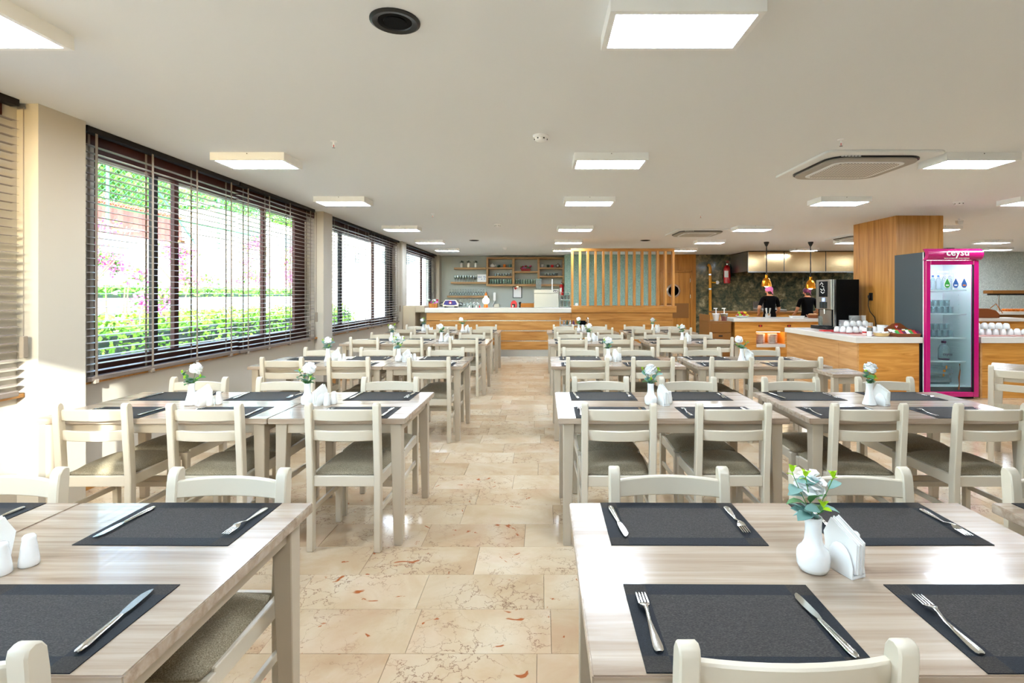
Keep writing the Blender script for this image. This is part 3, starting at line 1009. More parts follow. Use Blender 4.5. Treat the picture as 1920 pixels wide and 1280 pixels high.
def arrangement(seed, sprigs, flower, fr_size, kinds):
    """parts of a bunch of artificial flowers standing in a vase 0.14 tall"""
    rnd = random.Random(seed)
    P = []
    z0 = 0.125
    fx, fy, fz = flower
    P.append(('stem', MB().tube([(0, 0, 0.05), (fx * 0.4, fy * 0.4, z0 + 0.02), (fx, fy, z0 + fz)], 0.0016, 6).mesh('stem', 'stem_green')))
    P.append(('blossom', BLOSSOM[seed % 3], (fx, fy, z0 + fz + 0.012), (rnd.uniform(-0.4, 0.4), rnd.uniform(-0.4, 0.4), 0)))
    for ax, ay, h, n in sprigs:
        pts = [(0, 0, 0.06), (ax * 0.25, ay * 0.25, z0 + h * 0.3), (ax * 0.7, ay * 0.7, z0 + h * 0.7), (ax, ay, z0 + h)]
        P.append(('stem', MB().tube(pts, 0.0012, 5).mesh('stem', 'stem_green')))
        for i in range(n):
            f = 0.12 + 0.8 * i / max(1, n - 1)
            k = min(2, int(f * 3))
            q = Vector(pts[k]).lerp(Vector(pts[k + 1]), f * 3 - k) if f < 1 else Vector(pts[3])
            if q.z < z0 + 0.012:
                q.z = z0 + 0.012
            az = rnd.uniform(0, 2 * PI)
            top = f > 0.85
            me = LEAVES[3] if top else LEAVES[kinds[i % len(kinds)]]
            P.append(('leaf', me, tuple(q), (rnd.uniform(-0.5, 0.5), rnd.uniform(-0.75, 0.15), az)))
        for i in range(3):
            P.append(('leaf', LEAVES[3], (ax, ay, z0 + h), (0, rnd.uniform(-1.4, -0.8), i * 2.1)))
    return P
ARR = [
    arrangement(0, [(-0.055, 0.0, 0.13, 7), (0.052, 0.0, 0.115, 5), (-0.03, -0.02, 0.125, 6), (0.01, -0.03, 0.05, 5)], (-0.002, 0.02, 0.08), 1.0, (0, 0, 1, 2)),
    arrangement(1, [(-0.06, 0.0, 0.08, 7), (0.045, 0.02, 0.05, 5), (-0.03, -0.02, 0.05, 6)], (0.028, 0.0, 0.095), 1.0, (1, 0, 1)),
    arrangement(2, [(-0.05, 0.0, 0.09, 7), (0.03, -0.02, 0.05, 5), (0.01, 0.03, 0.11, 6)], (0.012, 0.0, 0.1), 1.0, (1, 1, 0)),
    arrangement(4, [(-0.05, 0.02, 0.1, 6), (0.05, 0.0, 0.1, 6), (0.0, -0.02, 0.04, 5)], (0.0, 0.0, 0.085), 1.0, (0, 1, 2)),
]
def vase(x, y, kind, arr, rz, label):
    t = thing('flower_vase', label, 'vase', (x, y, 0.75), rz, 'flower vases on the tables')
    obj('vase_body', VASES[kind], t)
    copies(ARR[arr], t)

def napkin_parts():
    # folded napkins fanned between two curved porcelain cheeks; long axis along y
    holder = MB()
    holder.box(-0.023, -0.04, 0.0, 0.023, 0.04, 0.008)
    for s_ in (-1, 1):
        g = []
        for i in range(9):
            u = -1 + 2 * i / 8
            h = 0.008 + 0.07 * math.sqrt(max(0.02, 1 - u * u * 0.9))
            g.append([(s_ * 0.02, u * 0.04, 0.004), (s_ * 0.0165, u * 0.038, h)])
        holder.slab(g, (0.004 * s_, 0, 0))
    hm = holder.mesh('holder_body', 'porcelain', True, bevel=0.001, angle=50)
    nap = []
    for i in range(7):
        x = -0.013 + i * 0.0042
        j = random.uniform(-0.004, 0.004)
        tip = 0.118 + random.uniform(-0.008, 0.006)
        poly = [(-0.042 + j, 0.012), (0.04 + j, 0.012), (0.052 + j, 0.085), (0.03 + j, tip + 0.012), (-0.046 + j, tip - 0.03)]
        nap.append(('napkin', MB().prism(poly, x, x + 0.0028, 'x').mesh('napkin', 'napkin_paper')))
    return [('holder_body', hm)] + nap
NAPK = napkin_parts()
SHAKER = [('shaker_body', MB().lathe([(0.019, 0), (0.0225, 0.004), (0.021, 0.02), (0.0165, 0.055), (0.0145, 0.068), (0.0145, 0.072)], 18).mesh('shaker_body', 'porcelain', True, angle=50)),
          ('shaker_top', MB().lathe([(0.0148, 0.071), (0.0145, 0.077), (0.01, 0.082), (0.001, 0.083)], 18).mesh('shaker_top', 'porcelain', True, angle=50))]

ROWN = ['front-row', 'second-row', 'third-row', 'fourth-row', 'back-row']
ROWY = [1.38, 3.395, 5.545, 7.88, 9.98]
TABS = {'LA': (-2.93, -1.59, 'window-side long table', [(-2.54, 'window end'), (-1.91, 'aisle end')]),
        'LB': (-1.585, -0.79, 'short table by the aisle', [(-1.12, 'only seat')]),
        'RA': (0.095, 1.435, 'long table across the aisle', [(0.445, 'aisle end'), (1.09, 'far end')]),
        'RB': (1.55, 2.89, 'counter-side long table', [(1.86, 'aisle end'), (2.54, 'far end')])}
arr_seq = {('RA', 0): (0, 0, 0.0), ('LA', 1): (1, 1, 0.0), ('LB', 1): (0, 2, 0.0), ('RA', 1): (0, 3, 0.0), ('RB', 1): (1, 2, 0.6), ('LA', 2): (1, 3, 1.0), ('LB', 2): (0, 0, 0.4), ('RA', 2): (0, 3, 0.9), ('RB', 2): (1, 1, 2.6)}
nv = 0
for r_, yc in enumerate(ROWY):
    for key, (x0, x1, tname, seats) in TABS.items():
        tl = '%s %s' % (ROWN[r_], tname)
        if not any_view([(x, y, z) for x in (x0, (x0 + x1) / 2, x1) for y in (yc - 0.4, yc, yc + 0.4) for z in (0.1, 0.75)]):
            continue
        table(x0, x1, yc, 'pale ash laminate dining table, the ' + tl)
        for sx, pos in seats:
            # near-side chair has its back to the camera, far-side chair faces it
            jx, jr = random.uniform(-0.012, 0.012), random.uniform(-0.02, 0.02)
            for side in (0, 1):
                if side == 0:
                    cy = yc - TDEP / 2 + 0.172 + random.uniform(-0.008, 0.006)
                    rz = jr
                    word = 'back to us'
                    top = (sx, cy - 0.24, 0.84)
                else:
                    cy = yc + TDEP / 2 - 0.172 + random.uniform(-0.006, 0.008)
                    rz = PI - jr
                    word = 'facing us'
                    top = (sx, cy + 0.24, 0.84)
                if r_ == 0 and side == 0:
                    cy -= 0.0
                vis = any_view([(sx + dx, top[1], z) for dx in (-0.2, 0, 0.2) for z in (0.1, 0.5, 0.84)])
                if vis:
                    chair(sx + jx, cy, rz, 'cream chair with grey seat, %s, %s, %s' % (word, tl, pos), 'cream dining chairs')
                # place setting
                my = yc + (-1 if side == 0 else 1) * (TDEP / 2 - 0.155)
                ms = '%s edge, %s, %s' % ('near' if side == 0 else 'far', tl, pos)
                mxx = sx + (-0.02 if key != 'LB' else 0.0)
                if any_view([(mxx + dx, my + dy, 0.75) for dx in (-0.22, 0, 0.22) for dy in (-0.15, 0.15)]):
                    mr = random.uniform(-0.012, 0.012)
                    obj('placemat', PLACEMAT, None, (mxx, my, 0.75), (0, 0, mr + (PI if side else 0)), 'black woven placemat, ' + ms, 'placemat', 'black placemats')
                    d = 1 if side == 0 else -1
                    fxx, kxx = mxx - d * 0.19, mxx + d * 0.185
                    if in_view(fxx, my, 0.75, 0.03):
                        obj('fork', FORK, None, (fxx, my + random.uniform(-0.01, 0.01), 0.7522), (0, 0, (PI if side else 0) + random.uniform(-0.1, 0.06)), 'steel fork, ' + ms, 'fork', 'steel forks')
                    if in_view(kxx, my, 0.75, 0.03):
                        obj('knife', KNIFE, None, (kxx, my + random.uniform(-0.01, 0.01), 0.7522), (0, 0, (PI if side else 0) + random.uniform(-0.06, 0.1)), 'steel table knife, ' + ms, 'knife', 'steel knives')
        # centrepiece
        if key == 'LB':
            vx = -1.525
        elif key == 'LA':
            vx = -2.28
        elif key == 'RA':
            vx = 0.708
        else:
            vx = 2.13
        vy = yc - 0.03
        kind, arr, rz = arr_seq.get((key, r_), ((nv * 3) % 2, nv % 4, nv * 1.3))
        nv += 1
        right = key in ('RA', 'RB')
        if in_view(vx, vy, 0.85, 0.05):
            vase(vx, vy, kind, arr, rz, 'white %s vase with white flower and leaves, %s' % (('bulbous', 'flared')[kind], tl))
        hx = vx + 0.08
        if in_view(hx, vy, 0.8, 0.03):
            t = thing('napkin_holder', 'white porcelain holder full of paper napkins, ' + tl, 'napkin holder', (hx, vy - 0.005, 0.75), R(-28) if not right else R(20), 'napkin holders on the tables')
            copies(NAPK, t)
            for dx, dy, nm in ((0.055, -0.02, 'nearer the napkins'), (0.083, 0.024, 'farther from the napkins')):
                if right:
                    dx, dy = (0.05, 0.04) if dy < 0 else (0.02, 0.085)
                if in_view(hx + dx, vy + dy, 0.8, 0.01):
                    t = thing('salt_shaker', 'small white porcelain shaker %s, %s' % (nm, tl), 'shaker', (hx + dx, vy + dy, 0.75), 0, 'white shakers on the tables')
                    copies(SHAKER, t)

# small side table and the turned chair by the counters
t = thing('side_table', 'small square pale side table at the end of the third row', 'table', (2.79, 4.83, 0))
obj('table_top', MB().box(-0.17, -0.17, 0.717, 0.17, 0.17, 0.75).mesh('table_top', 'ash_top', bevel=0.003), t)
for sx in (-1, 1):
    for sy in (-1, 1):
        obj('leg', MB().box(sx * 0.13 - 0.025, sy * 0.13 - 0.025, 0, sx * 0.13 + 0.025, sy * 0.13 + 0.025, 0.717).mesh('leg', 'leg_paint', bevel=0.003), t)
obj('apron', MB().box(-0.13, -0.135, 0.655, 0.13, -0.12, 0.717).box(-0.13, 0.12, 0.655, 0.13, 0.135, 0.717).mesh('apron', 'leg_paint'), t)
tc = table(-0.67, 0.67, 0, 'pale ash table at the frame edge before the fridge')
tc.location = (4.2 + 0.67 * math.cos(R(42)) + TDEP / 2 * math.sin(R(42)), 4.85 - 0.67 * math.sin(R(42)) + TDEP / 2 * math.cos(R(42)), 0)
tc.rotation_euler = (0, 0, R(-42))
chair(4.19, 4.55, R(-38), 'cream chair turned at an angle before the drinks fridge', 'cream dining chairs')

# ------------------------------------------------------------------ the bar
YBAR = 12.19
bar = thing('bar_counter', 'long oak bar counter of horizontal boards with steel strips', 'bar counter', (0, YBAR, 0))
obj('carcass', MB().box(-2.72, 0.03, 0.0, 3.08, 0.62, 1.03).mesh('carcass', 'box_brown'), bar)
zj = [0.15, 0.364, 0.603, 0.842, 1.03]
for i in range(4):
    obj('board', MB().box(-2.72, 0, zj[i] + 0.011, 0.69, 0.03, zj[i + 1] - 0.011).mesh('board', 'oak_h', bevel=0.002), bar)
    obj('board', MB().box(0.692, 0, zj[i] + 0.003, 3.08, 0.03, zj[i + 1] - 0.003).mesh('board', 'oak_h', bevel=0.002), bar)
    if i:
        obj('steel_strip', MB().box(-2.4, 0.008, zj[i] - 0.010, 0.69, 0.032, zj[i] + 0.010).mesh('steel_strip', 'steel'), bar)
obj('kick_plate', MB().box(-2.72, 0.012, 0, 3.08, 0.034, 0.155).mesh('kick_plate', 'brushed_steel'), bar)
obj('bar_countertop', MB().box(-2.75, YBAR - 0.05, 1.031, 0.69, YBAR + 0.66, 1.143).mesh('bar_countertop', 'countertop', bevel=0.006), label='thick off-white stone top of the oak bar', cat='countertop')
t = thing('side_cabinet', 'grey cupboard with an open niche at the window end of the bar', 'cabinet', (0, YBAR, 0))
obj('body', MB().box(-3.27, -0.04, 0, -2.98, 0.6, 1.19).mesh('body', 'leg_paint', bevel=0.003), t)
obj('niche_shell', MB().box(-2.98, 0.0, 0, -2.77, 0.6, 0.62).box(-2.98, 0.0, 1.04, -2.77, 0.6, 1.19).box(-2.98, 0.5, 0.62, -2.77, 0.6, 1.04).mesh('niche_shell', 'leg_paint'), t)
obj('door_panel', MB().box(-3.25, -0.055, 0.06, -3.0, -0.04, 1.16).mesh('door_panel', 'leg_paint', bevel=0.003), t)
obj('jar', MB().lathe([(0.03, 0), (0.034, 0.02), (0.03, 0.1), (0.015, 0.14)], 12, (-2.87, YBAR + 0.15, 0.6205)).mesh('jar', 'black_plastic', True), label='black jar in the open niche of the grey cupboard', cat='jar')

# slatted screen standing on the bar
scr = thing('slatted_screen', 'tall screen of upright oak slats on the bar', 'screen', (0, YBAR, 0))
obj('ledge', MB().box(0.69, -0.06, 1.035, 3.16, 0.5, 1.19).mesh('ledge', 'oak_h', bevel=0.004), scr)
obj('top_rail', MB().box(0.69, 0.0, 2.48, 3.13, 0.14, 2.545).mesh('top_rail', 'oak_h', bevel=0.003), scr)
slm = MB().box(-0.027, 0.01, 1.19, 0.027, 0.13, 2.48).mesh('slat', 'oak_v', bevel=0.003)
for i in range(14):
    obj('slat', slm, scr, (0.72 + i * (2.385 / 13), 0, 0))
obj('end_cap', MB().box(3.08, 0.0, 1.19, 3.13, 0.14, 2.48).mesh('end_cap', 'oak_v', bevel=0.003), scr)
obj('call_button', MB().box(0.73, YBAR - 0.09, 1.2, 0.8, YBAR - 0.05, 1.27).mesh('call_button', 'lamp_white', bevel=0.012, seg=2), label='small white rounded box fixed on the screen ledge', cat='button', loc=(0.05, 0.03, -0.0095))

# back bar shelves
YW = 16.895
def shelf(x0, x1, z, label):
    obj('wall_shelf', MB().box(x0, YW - 0.28, z - 0.03, x1, YW, z + 0.03).mesh('wall_shelf', 'oak_shelf', bevel=0.003), label=label, cat='shelf', group='floating bar shelves')
shelf(-2.83, -1.79, 2.29, 'floating oak shelf carrying three small potted plants')
shelf(-2.93, -1.79, 1.83, 'floating oak shelf carrying stemmed glasses and a white notice')
shelf(-3.05, -1.72, 1.385, 'lowest floating oak shelf with a long line of glasses')
cab = thing('open_cabinet', 'open oak wall cabinet of three bays above the bar', 'cabinet', (0, YW, 0))
def cb(n, *a):
    obj(n, MB().box(*a).mesh(n, 'oak_shelf', bevel=0.003), cab)
cb('side_panel', -1.78, -0.31, 1.72, -1.72, 0, 2.65)
cb('side_panel', 0.66, -0.31, 1.72, 0.72, 0, 2.65)
cb('top_panel', -1.72, -0.31, 2.59, 0.66, 0, 2.65)
cb('bottom_panel', -1.72, -0.31, 1.72, 0.66, 0, 1.79)
cb('divider', -0.95, -0.31, 1.79, -0.88, 0, 2.59)
cb('divider', -0.14, -0.31, 1.79, -0.07, 0, 2.59)
cb('cabinet_shelf', -1.72, -0.3, 2.27, -0.95, 0, 2.325)
cb('cabinet_shelf', -1.72, -0.3, 1.99, -0.95, 0, 2.045)
cb('cabinet_shelf', -0.88, -0.3, 2.15, -0.14, 0, 2.205)
cb('cabinet_shelf', -0.07, -0.3, 2.27, 0.66, 0, 2.325)
cb('cabinet_shelf', -0.07, -0.3, 2.0, 0.66, 0, 2.055)
obj('back_panel', MB().box(-1.72, -0.012, 1.79, 0.66, -0.002, 2.59).mesh('back_panel', 'grey_wall'), cab)

def glass_mesh(kind):
    if kind == 'stem':
        prof = [(0.034, 0), (0.032, 0.004), (0.005, 0.01), (0.0045, 0.075), (0.02, 0.09), (0.037, 0.115), (0.041, 0.15), (0.036, 0.205), (0.0345, 0.205), (0.038, 0.15), (0.03, 0.112), (0.002, 0.095)]
    elif kind == 'inverted':
        prof = [(0.036, 0), (0.041, 0.05), (0.037, 0.09), (0.018, 0.115), (0.0045, 0.13), (0.0045, 0.195), (0.032, 0.203), (0.034, 0.207)]
    elif kind == 'tumbler':
        prof = [(0.03, 0), (0.036, 0.006), (0.039, 0.15), (0.036, 0.15), (0.033, 0.01)]
    else:
        prof = [(0.028, 0), (0.034, 0.006), (0.038, 0.085), (0.035, 0.085), (0.03, 0.01)]
    return MB().lathe(prof, 14).mesh('glass', 'green_glass' if kind == 'tumbler' else 'drink_glass', True, angle=60)
GL = {k: glass_mesh(k) for k in ('stem', 'inverted', 'tumbler', 'low')}
NTH = ['first', 'second', 'third', 'fourth', 'fifth', 'sixth', 'seventh', 'eighth', 'ninth', 'tenth', 'eleventh', 'twelfth', 'thirteenth', 'fourteenth', 'fifteenth', 'sixteenth']
def glass_row(kind, x0, dx, n, z, y, place, name):
    for i in range(n):
        obj(name, GL[kind], None, (x0 + i * dx, y, z + 0.0005), None,
            label='%s, %s from the window side' % (place, NTH[i]), cat='glass', group=place)
glass_row('stem', -2.8, 0.085, 9, 1.86, YW - 0.16, 'clear stemmed glass on the middle floating shelf', 'wine_glass')
glass_row('inverted', -2.96, 0.083, 15, 1.415, YW - 0.16, 'clear stemmed glass on the lowest floating shelf', 'wine_glass')
glass_row('tumbler', -1.66, 0.084, 5, 1.79, YW - 0.2, 'tall greenish tumbler low in the first cabinet bay', 'tumbler')
glass_row('tumbler', -1.22, 0.075, 4, 1.79, YW - 0.2, 'tall tumbler beside the greenish ones in the first bay', 'tumbler')
glass_row('low', -1.5, 0.09, 6, 2.045, YW - 0.2, 'low clear glass on the first bay middle shelf', 'glass')
glass_row('tumbler', -0.82, 0.083, 8, 1.79, YW - 0.2, 'tall greenish tumbler in the middle cabinet bay', 'tumbler')
glass_row('low', 0.12, 0.09, 5, 2.055, YW - 0.2, 'low clear glass on the last bay middle shelf', 'glass')
glass_row('inverted', -1.98, 0.083, 6, 1.1435, YBAR + 0.4, 'stemmed glass standing on the bar top', 'wine_glass')

obj('notice_card', MB().box(-2.08, YW - 0.21, 1.861, -1.8, YW - 0.19, 2.1).mesh('notice_card', 'paper_white'), label='white notice with small blue marks leaning on the middle shelf', cat='notice')
nc = bpy.data.objects['notice_card']
for i, (dx, dz) in enumerate(((0.03, 0.14), (0.07, 0.14), (0.11, 0.14), (0.2, 0.15), (0.24, 0.14), (0.13, 0.07), (0.22, 0.08))):
    obj('print_mark', MB().box(-2.08 + dx, YW - 0.2125, 1.861 + dz, -2.08 + dx + 0.022, YW - 0.21, 1.861 + dz + 0.03).mesh('print_mark', 'print_blue'), nc)

def pot_plant(x, label):
    t = thing('potted_plant', label, 'plant', (x, YW - 0.15, 2.3205), group='three shelf plants')
    obj('pot', MB().lathe([(0.036, 0), (0.042, 0.01), (0.042, 0.1), (0.034, 0.125), (0.04, 0.15)], 14).mesh('pot', 'porcelain', True), t)
    mb_ = MB()
    for k in range(60):
        a, e, r_ = random.uniform(0, 2 * PI), random.uniform(0.1, 1.4), random.uniform(0.03, 0.075)
        c = Vector((r_ * math.cos(a) * math.cos(e), r_ * math.sin(a) * math.cos(e), 0.16 + r_ * math.sin(e)))
        d = Vector((random.uniform(-1, 1), random.uniform(-1, 1), random.uniform(-1, 1))).normalized() * 0.018
        f = d.cross(Vector((0, 0, 1))) * 0.8
        mb_.add([c - d, c + f, c + d, c - f], [(0, 1, 2, 3)])
    p = obj('foliage', mb_.mesh('foliage', 'leaf_dark'), t)
    p['kind'] = 'stuff'
pot_plant(-2.6, 'dark green plant in white pot, window end of the top shelf')
pot_plant(-2.37, 'dark green plant in white pot, middle of the top shelf')
pot_plant(-2.14, 'dark green plant in white pot, end by the cabinet')

def cup(x, z, m_, label, h=0.085, y=None):
    t = thing('mug', label, 'mug', (x, y or YW - 0.18, z + 0.0005), group='mugs in the cabinet')
    obj('mug_body', MB().lathe([(0.032, 0), (0.042, 0.02), (0.045, h), (0.041, h), (0.036, 0.012)], 14).mesh('mug_body', m_, True), t)
    obj('handle', MB().tube([(0.042, 0, h * 0.8), (0.068, 0, h * 0.75), (0.07, 0, h * 0.4), (0.042, 0, h * 0.25)], 0.005, 6).mesh('handle', m_, True), t)
cup(-1.4, 2.325, 'green_ceramic', 'dark green mug in the first cabinet bay', 0.08)
cup(-1.21, 2.325, 'orange_ceramic', 'orange mug in the first cabinet bay', 0.1)
cup(-1.03, 2.325, 'teal_ceramic', 'teal mug in the first cabinet bay', 0.1)
cup(0.01, 2.325, 'porcelain', 'white mug in the last cabinet bay', 0.1)
cup(0.2, 2.325, 'green_ceramic', 'dark green mug in the last cabinet bay')
cup(0.33, 2.325, 'red_plastic', 'red mug in the last cabinet bay')
def teapot(x, z, m_, label):
    t = thing('teapot', label, 'teapot', (x, YW - 0.18, z + 0.0005))
    obj('body', MB().lathe([(0.045, 0), (0.07, 0.03), (0.072, 0.06), (0.05, 0.1), (0.03, 0.108)], 16).mesh('body', m_, True), t)
    obj('lid', MB().lathe([(0.034, 0.106), (0.025, 0.12), (0.008, 0.126), (0.01, 0.14), (0.001, 0.146)], 12).mesh('lid', m_, True), t)
    obj('spout', MB().tube([(0.062, 0, 0.04), (0.09, 0, 0.06), (0.105, 0, 0.1)], [0.016, 0.011, 0.007], 8).mesh('spout', m_, True), t)
    obj('handle', MB().tube([(-0.062, 0, 0.085), (-0.1, 0, 0.09), (-0.105, 0, 0.05), (-0.065, 0, 0.03)], 0.007, 6).mesh('handle', m_, True), t)
teapot(-1.6, 2.325, 'porcelain', 'white painted teapot with red pattern in the first cabinet bay')
teapot(0.52, 2.325, 'steel', 'silver teapot in the last cabinet bay')

def flower_box(x, y, z, w, h, colors, box_m, label, name='flower_basket'):
    t = thing(name, label, 'flowers', (x, y, z + 0.0005))
    obj('basket', MB().hexa([(-w * 0.42, -0.06, 0), (w * 0.42, -0.06, 0), (w * 0.42, 0.06, 0), (-w * 0.42, 0.06, 0)], [(-w * 0.48, -0.07, h), (w * 0.48, -0.07, h), (w * 0.48, 0.07, h), (-w * 0.48, 0.07, h)]).mesh('basket', box_m, bevel=0.004), t)
    for k in range(16):
        bm_ = blossom_mesh(k + 20, 0.032, colors[k % len(colors)], 18)
        obj('blossom', bm_, t, (random.uniform(-w / 2, w / 2), random.uniform(-0.06, 0.06), h + random.uniform(0.0, 0.09)))
    for k in range(14):
        obj('leaf', LEAVES[1], t, (random.uniform(-w / 2, w / 2), random.uniform(-0.06, 0.06), h + random.uniform(0, 0.06)), (random.uniform(-0.5, 0.5), random.uniform(-1.2, -0.2), random.uniform(0, 6.28)))
flower_box(-0.52, YW - 0.17, 2.205, 0.34, 0.08, ['petal_red', 'petal_red', 'petal_pink'], 'red_tray', 'basket of crimson flowers in the middle cabinet bay')
flower_box(-2.6, YBAR + 0.2, 1.143, 0.22, 0.1, ['petal_white', 'petal_red', 'petal_white', 'petal_pink'], 'container_wood', 'wooden box of mixed flowers on the window end of the bar')

# telephone on the wall
t = thing('wall_telephone', 'grey handset telephone on the wall behind the bar', 'telephone', (-1.52, YW, 1.27))
obj('base', MB().box(-0.04, -0.06, -0.24, 0.13, -0.0, -0.12).mesh('base', 'brushed_steel', bevel=0.006), t)
obj('handset', MB().box(-0.06, -0.09, -0.02, 0.02, -0.03, 0.25).mesh('handset', 'lamp_white', bevel=0.014, seg=2), t)
obj('cord', MB().tube([(-0.02, -0.06, -0.02), (-0.06, -0.07, -0.12), (-0.09, -0.06, -0.22), (-0.03, -0.05, -0.25), (0.0, -0.04, -0.23)], 0.006, 6).mesh('cord', 'lamp_white', True), t)
obj('hook', MB().box(-0.03, -0.04, 0.0, 0.0, 0.0, 0.12).mesh('hook', 'lamp_white'), t)
t = thing('clipboard', 'white clipboard with a red heart hung under the cabinet', 'clipboard', (-0.8, YW, 1.53))
obj('backing', MB().box(-0.15, -0.02, -0.19, 0.15, 0, 0.19).mesh('backing', 'fridge_grey', bevel=0.01), t)
obj('sheet', MB().box(-0.125, -0.023, -0.17, 0.125, -0.02, 0.165).mesh('sheet', 'paper_white'), t)
obj('heart', MB().prism([(0, -0.045), (0.045, 0.005), (0.042, 0.035), (0.02, 0.042), (0, 0.025), (-0.02, 0.042), (-0.042, 0.035), (-0.045, 0.005)], -0.028, -0.023, 'y').mesh('heart', 'print_red'), t, (-0.06, 0, 0.12))
obj('clip', MB().box(-0.04, -0.03, 0.165, 0.04, -0.02, 0.19).mesh('clip', 'steel'), t)

# things on the bar
t = thing('table_lamp', 'glowing round lamp with an orange base on the bar', 'lamp', (-1.34, YBAR + 0.2, 1.1435))
obj('base', MB().lathe([(0.05, 0), (0.052, 0.03), (0.04, 0.085), (0.02, 0.095)], 16).mesh('base', 'orange_ceramic', True), t)
obj('globe', MB().blob((0, 0, 0.165), (0.083, 0.083, 0.08), 20, 12).mesh('globe', 'globe_light', True), t)
obj('neck', MB().lathe([(0.03, 0.235), (0.036, 0.245), (0.032, 0.27), (0.02, 0.28)], 14).mesh('neck', 'globe_light', True), t)
obj('tip', MB().lathe([(0.02, 0.278), (0.03, 0.29), (0.026, 0.33), (0.008, 0.37)], 12).mesh('tip', 'orange_ceramic', True), t)
t = thing('juice_press', 'chrome and navy domed toaster with a round badge on the bar', 'toaster', (-2.18, YBAR + 0.25, 1.1435))
obj('body', MB().prism([(-0.19, 0.03), (0.19, 0.03), (0.2, 0.1), (0.14, 0.185), (-0.13, 0.185), (-0.19, 0.1)], -0.11, 0.11, 'y').mesh('body', 'steel', bevel=0.01), t)
obj('front_panel', MB().prism([(-0.17, 0.075), (-0.12, 0.17), (0.12, 0.17), (0.16, 0.075), (0.08, 0.06), (-0.08, 0.06)], -0.125, -0.11, 'y').mesh('front_panel', 'navy', bevel=0.005), t)
obj('badge', MB().lathe([(0.035, 0), (0.035, 0.006)], 16, (-0.0, -0.131, 0.12), axis='y').mesh('badge', 'print_red'), t)
obj('badge_centre', MB().lathe([(0.022, 0), (0.022, 0.004)], 14, (-0.0, -0.134, 0.112), axis='y').mesh('badge_centre', 'print_white'), t)
for sx in (-1, 1):
    obj('side_handle', MB().tube([(sx * 0.18, 0, 0.05), (sx * 0.26, 0, 0.05), (sx * 0.28, 0, 0.1), (sx * 0.2, 0, 0.13)], 0.012, 8).mesh('side_handle', 'black_plastic', True), t)
    obj('foot', MB().box(sx * 0.12 - 0.03, -0.1, 0, sx * 0.12 + 0.03, 0.1, 0.03).mesh('foot', 'black_plastic'), t)
for i, m_ in enumerate(('porcelain', 'black_plastic', 'porcelain', 'print_red')):
    obj('condiment_bottle', MB().lathe([(0.014, 0), (0.016, 0.03), (0.008, 0.045), (0.007, 0.06)], 10).mesh('condiment_bottle', m_, True), None, (-1.73 + i * 0.083, YBAR + 0.12, 1.1435), label=['small white bottle on the bar, farthest from the glowing lamp', 'small black bottle on the bar', 'small white bottle next to the black one', 'small red bottle beside the glowing lamp'][i], cat='bottle', group='small bottles on the bar')
t = thing('coffee_grinder', 'red rounded coffee maker on the bar', 'coffee maker', (-0.67, YBAR + 0.25, 1.1435))
obj('body', MB().prism([(-0.07, 0.0), (0.07, 0.0), (0.075, 0.09), (0.06, 0.14), (0.02, 0.17), (-0.02, 0.17), (-0.06, 0.14), (-0.075, 0.09)], -0.06, 0.06, 'y').mesh('body', 'red_plastic', bevel=0.01), t)
obj('recess', MB().box(-0.045, -0.064, 0.02, 0.03, -0.058, 0.09).mesh('recess', 'black_plastic'), t)
obj('carafe', MB().cyl(-0.02, -0.07, 0.005, 0.06, 0.022, 10).mesh('carafe', 'steel'), t)
obj('pepper_mill', MB().lathe([(0.018, 0), (0.022, 0.02), (0.012, 0.06), (0.028, 0.1), (0.022, 0.13), (0.005, 0.14)], 12).mesh('pepper_mill', 'black_plastic', True), None, (-0.53, YBAR + 0.25, 1.1435), label='black mill beside the red coffee maker', cat='mill')
t = thing('back_chair', 'orange chair back showing behind the bar', 'chair', (-0.36, 12.98, 0))
obj('backrest', MB().box(-0.17, -0.02, 1.08, 0.17, 0.02, 1.24).mesh('backrest', 'orange_plain', bevel=0.008), t)
for sx in (-1, 1):
    obj('back_post', MB().tube([(sx * 0.18, 0, 0), (sx * 0.18, 0.0, 1.2), (sx * 0.17, 0.02, 1.27)], 0.014, 8).mesh('back_post', 'black_plastic', True), t)
    obj('front_leg', MB().tube([(sx * 0.18, 0.36, 0), (sx * 0.18, 0.36, 0.72)], 0.014, 8).mesh('front_leg', 'black_plastic', True), t)
obj('seat', MB().box(-0.2, -0.01, 0.7, 0.2, 0.38, 0.74).mesh('seat', 'orange_plain', bevel=0.01), t)

t = thing('steel_machine', 'boxy stainless machine standing on the bar', 'machine', (0.11, YBAR + 0.35, 1.1435))
obj('body', MB().box(-0.295, -0.22, 0, 0.295, 0.22, 0.34).mesh('body', 'brushed_steel', bevel=0.006), t)
obj('upper_band', MB().box(-0.297, -0.224, 0.345, 0.297, 0.222, 0.43).mesh('upper_band', 'brushed_steel', bevel=0.004), t)
obj('nameplate', MB().box(0.165, -0.23, 0.37, 0.265, -0.224, 0.415).mesh('nameplate', 'black_plastic'), t)
obj('nameplate_mark', MB().prism([(0.175, 0.38), (0.2, 0.405), (0.215, 0.38)], -0.232, -0.23, 'y').box(0.222, -0.232, 0.385, 0.255, -0.23, 0.4).mesh('nameplate_mark', 'print_white'), t)
t = thing('blender_jug', 'clear jug with a green rim standing on the stainless machine', 'jug', (-0.08, YBAR + 0.35, 1.574))
obj('jug_body', MB().lathe([(0.085, 0), (0.09, 0.02), (0.105, 0.25), (0.1, 0.25), (0.083, 0.02)], 4).mesh('jug_body', 'drink_glass'), t, None, (0, 0, PI / 4))
obj('rim', MB().box(-0.08, -0.08, 0.235, 0.08, 0.08, 0.262).mesh('rim', 'green_glass', bevel=0.004), t)
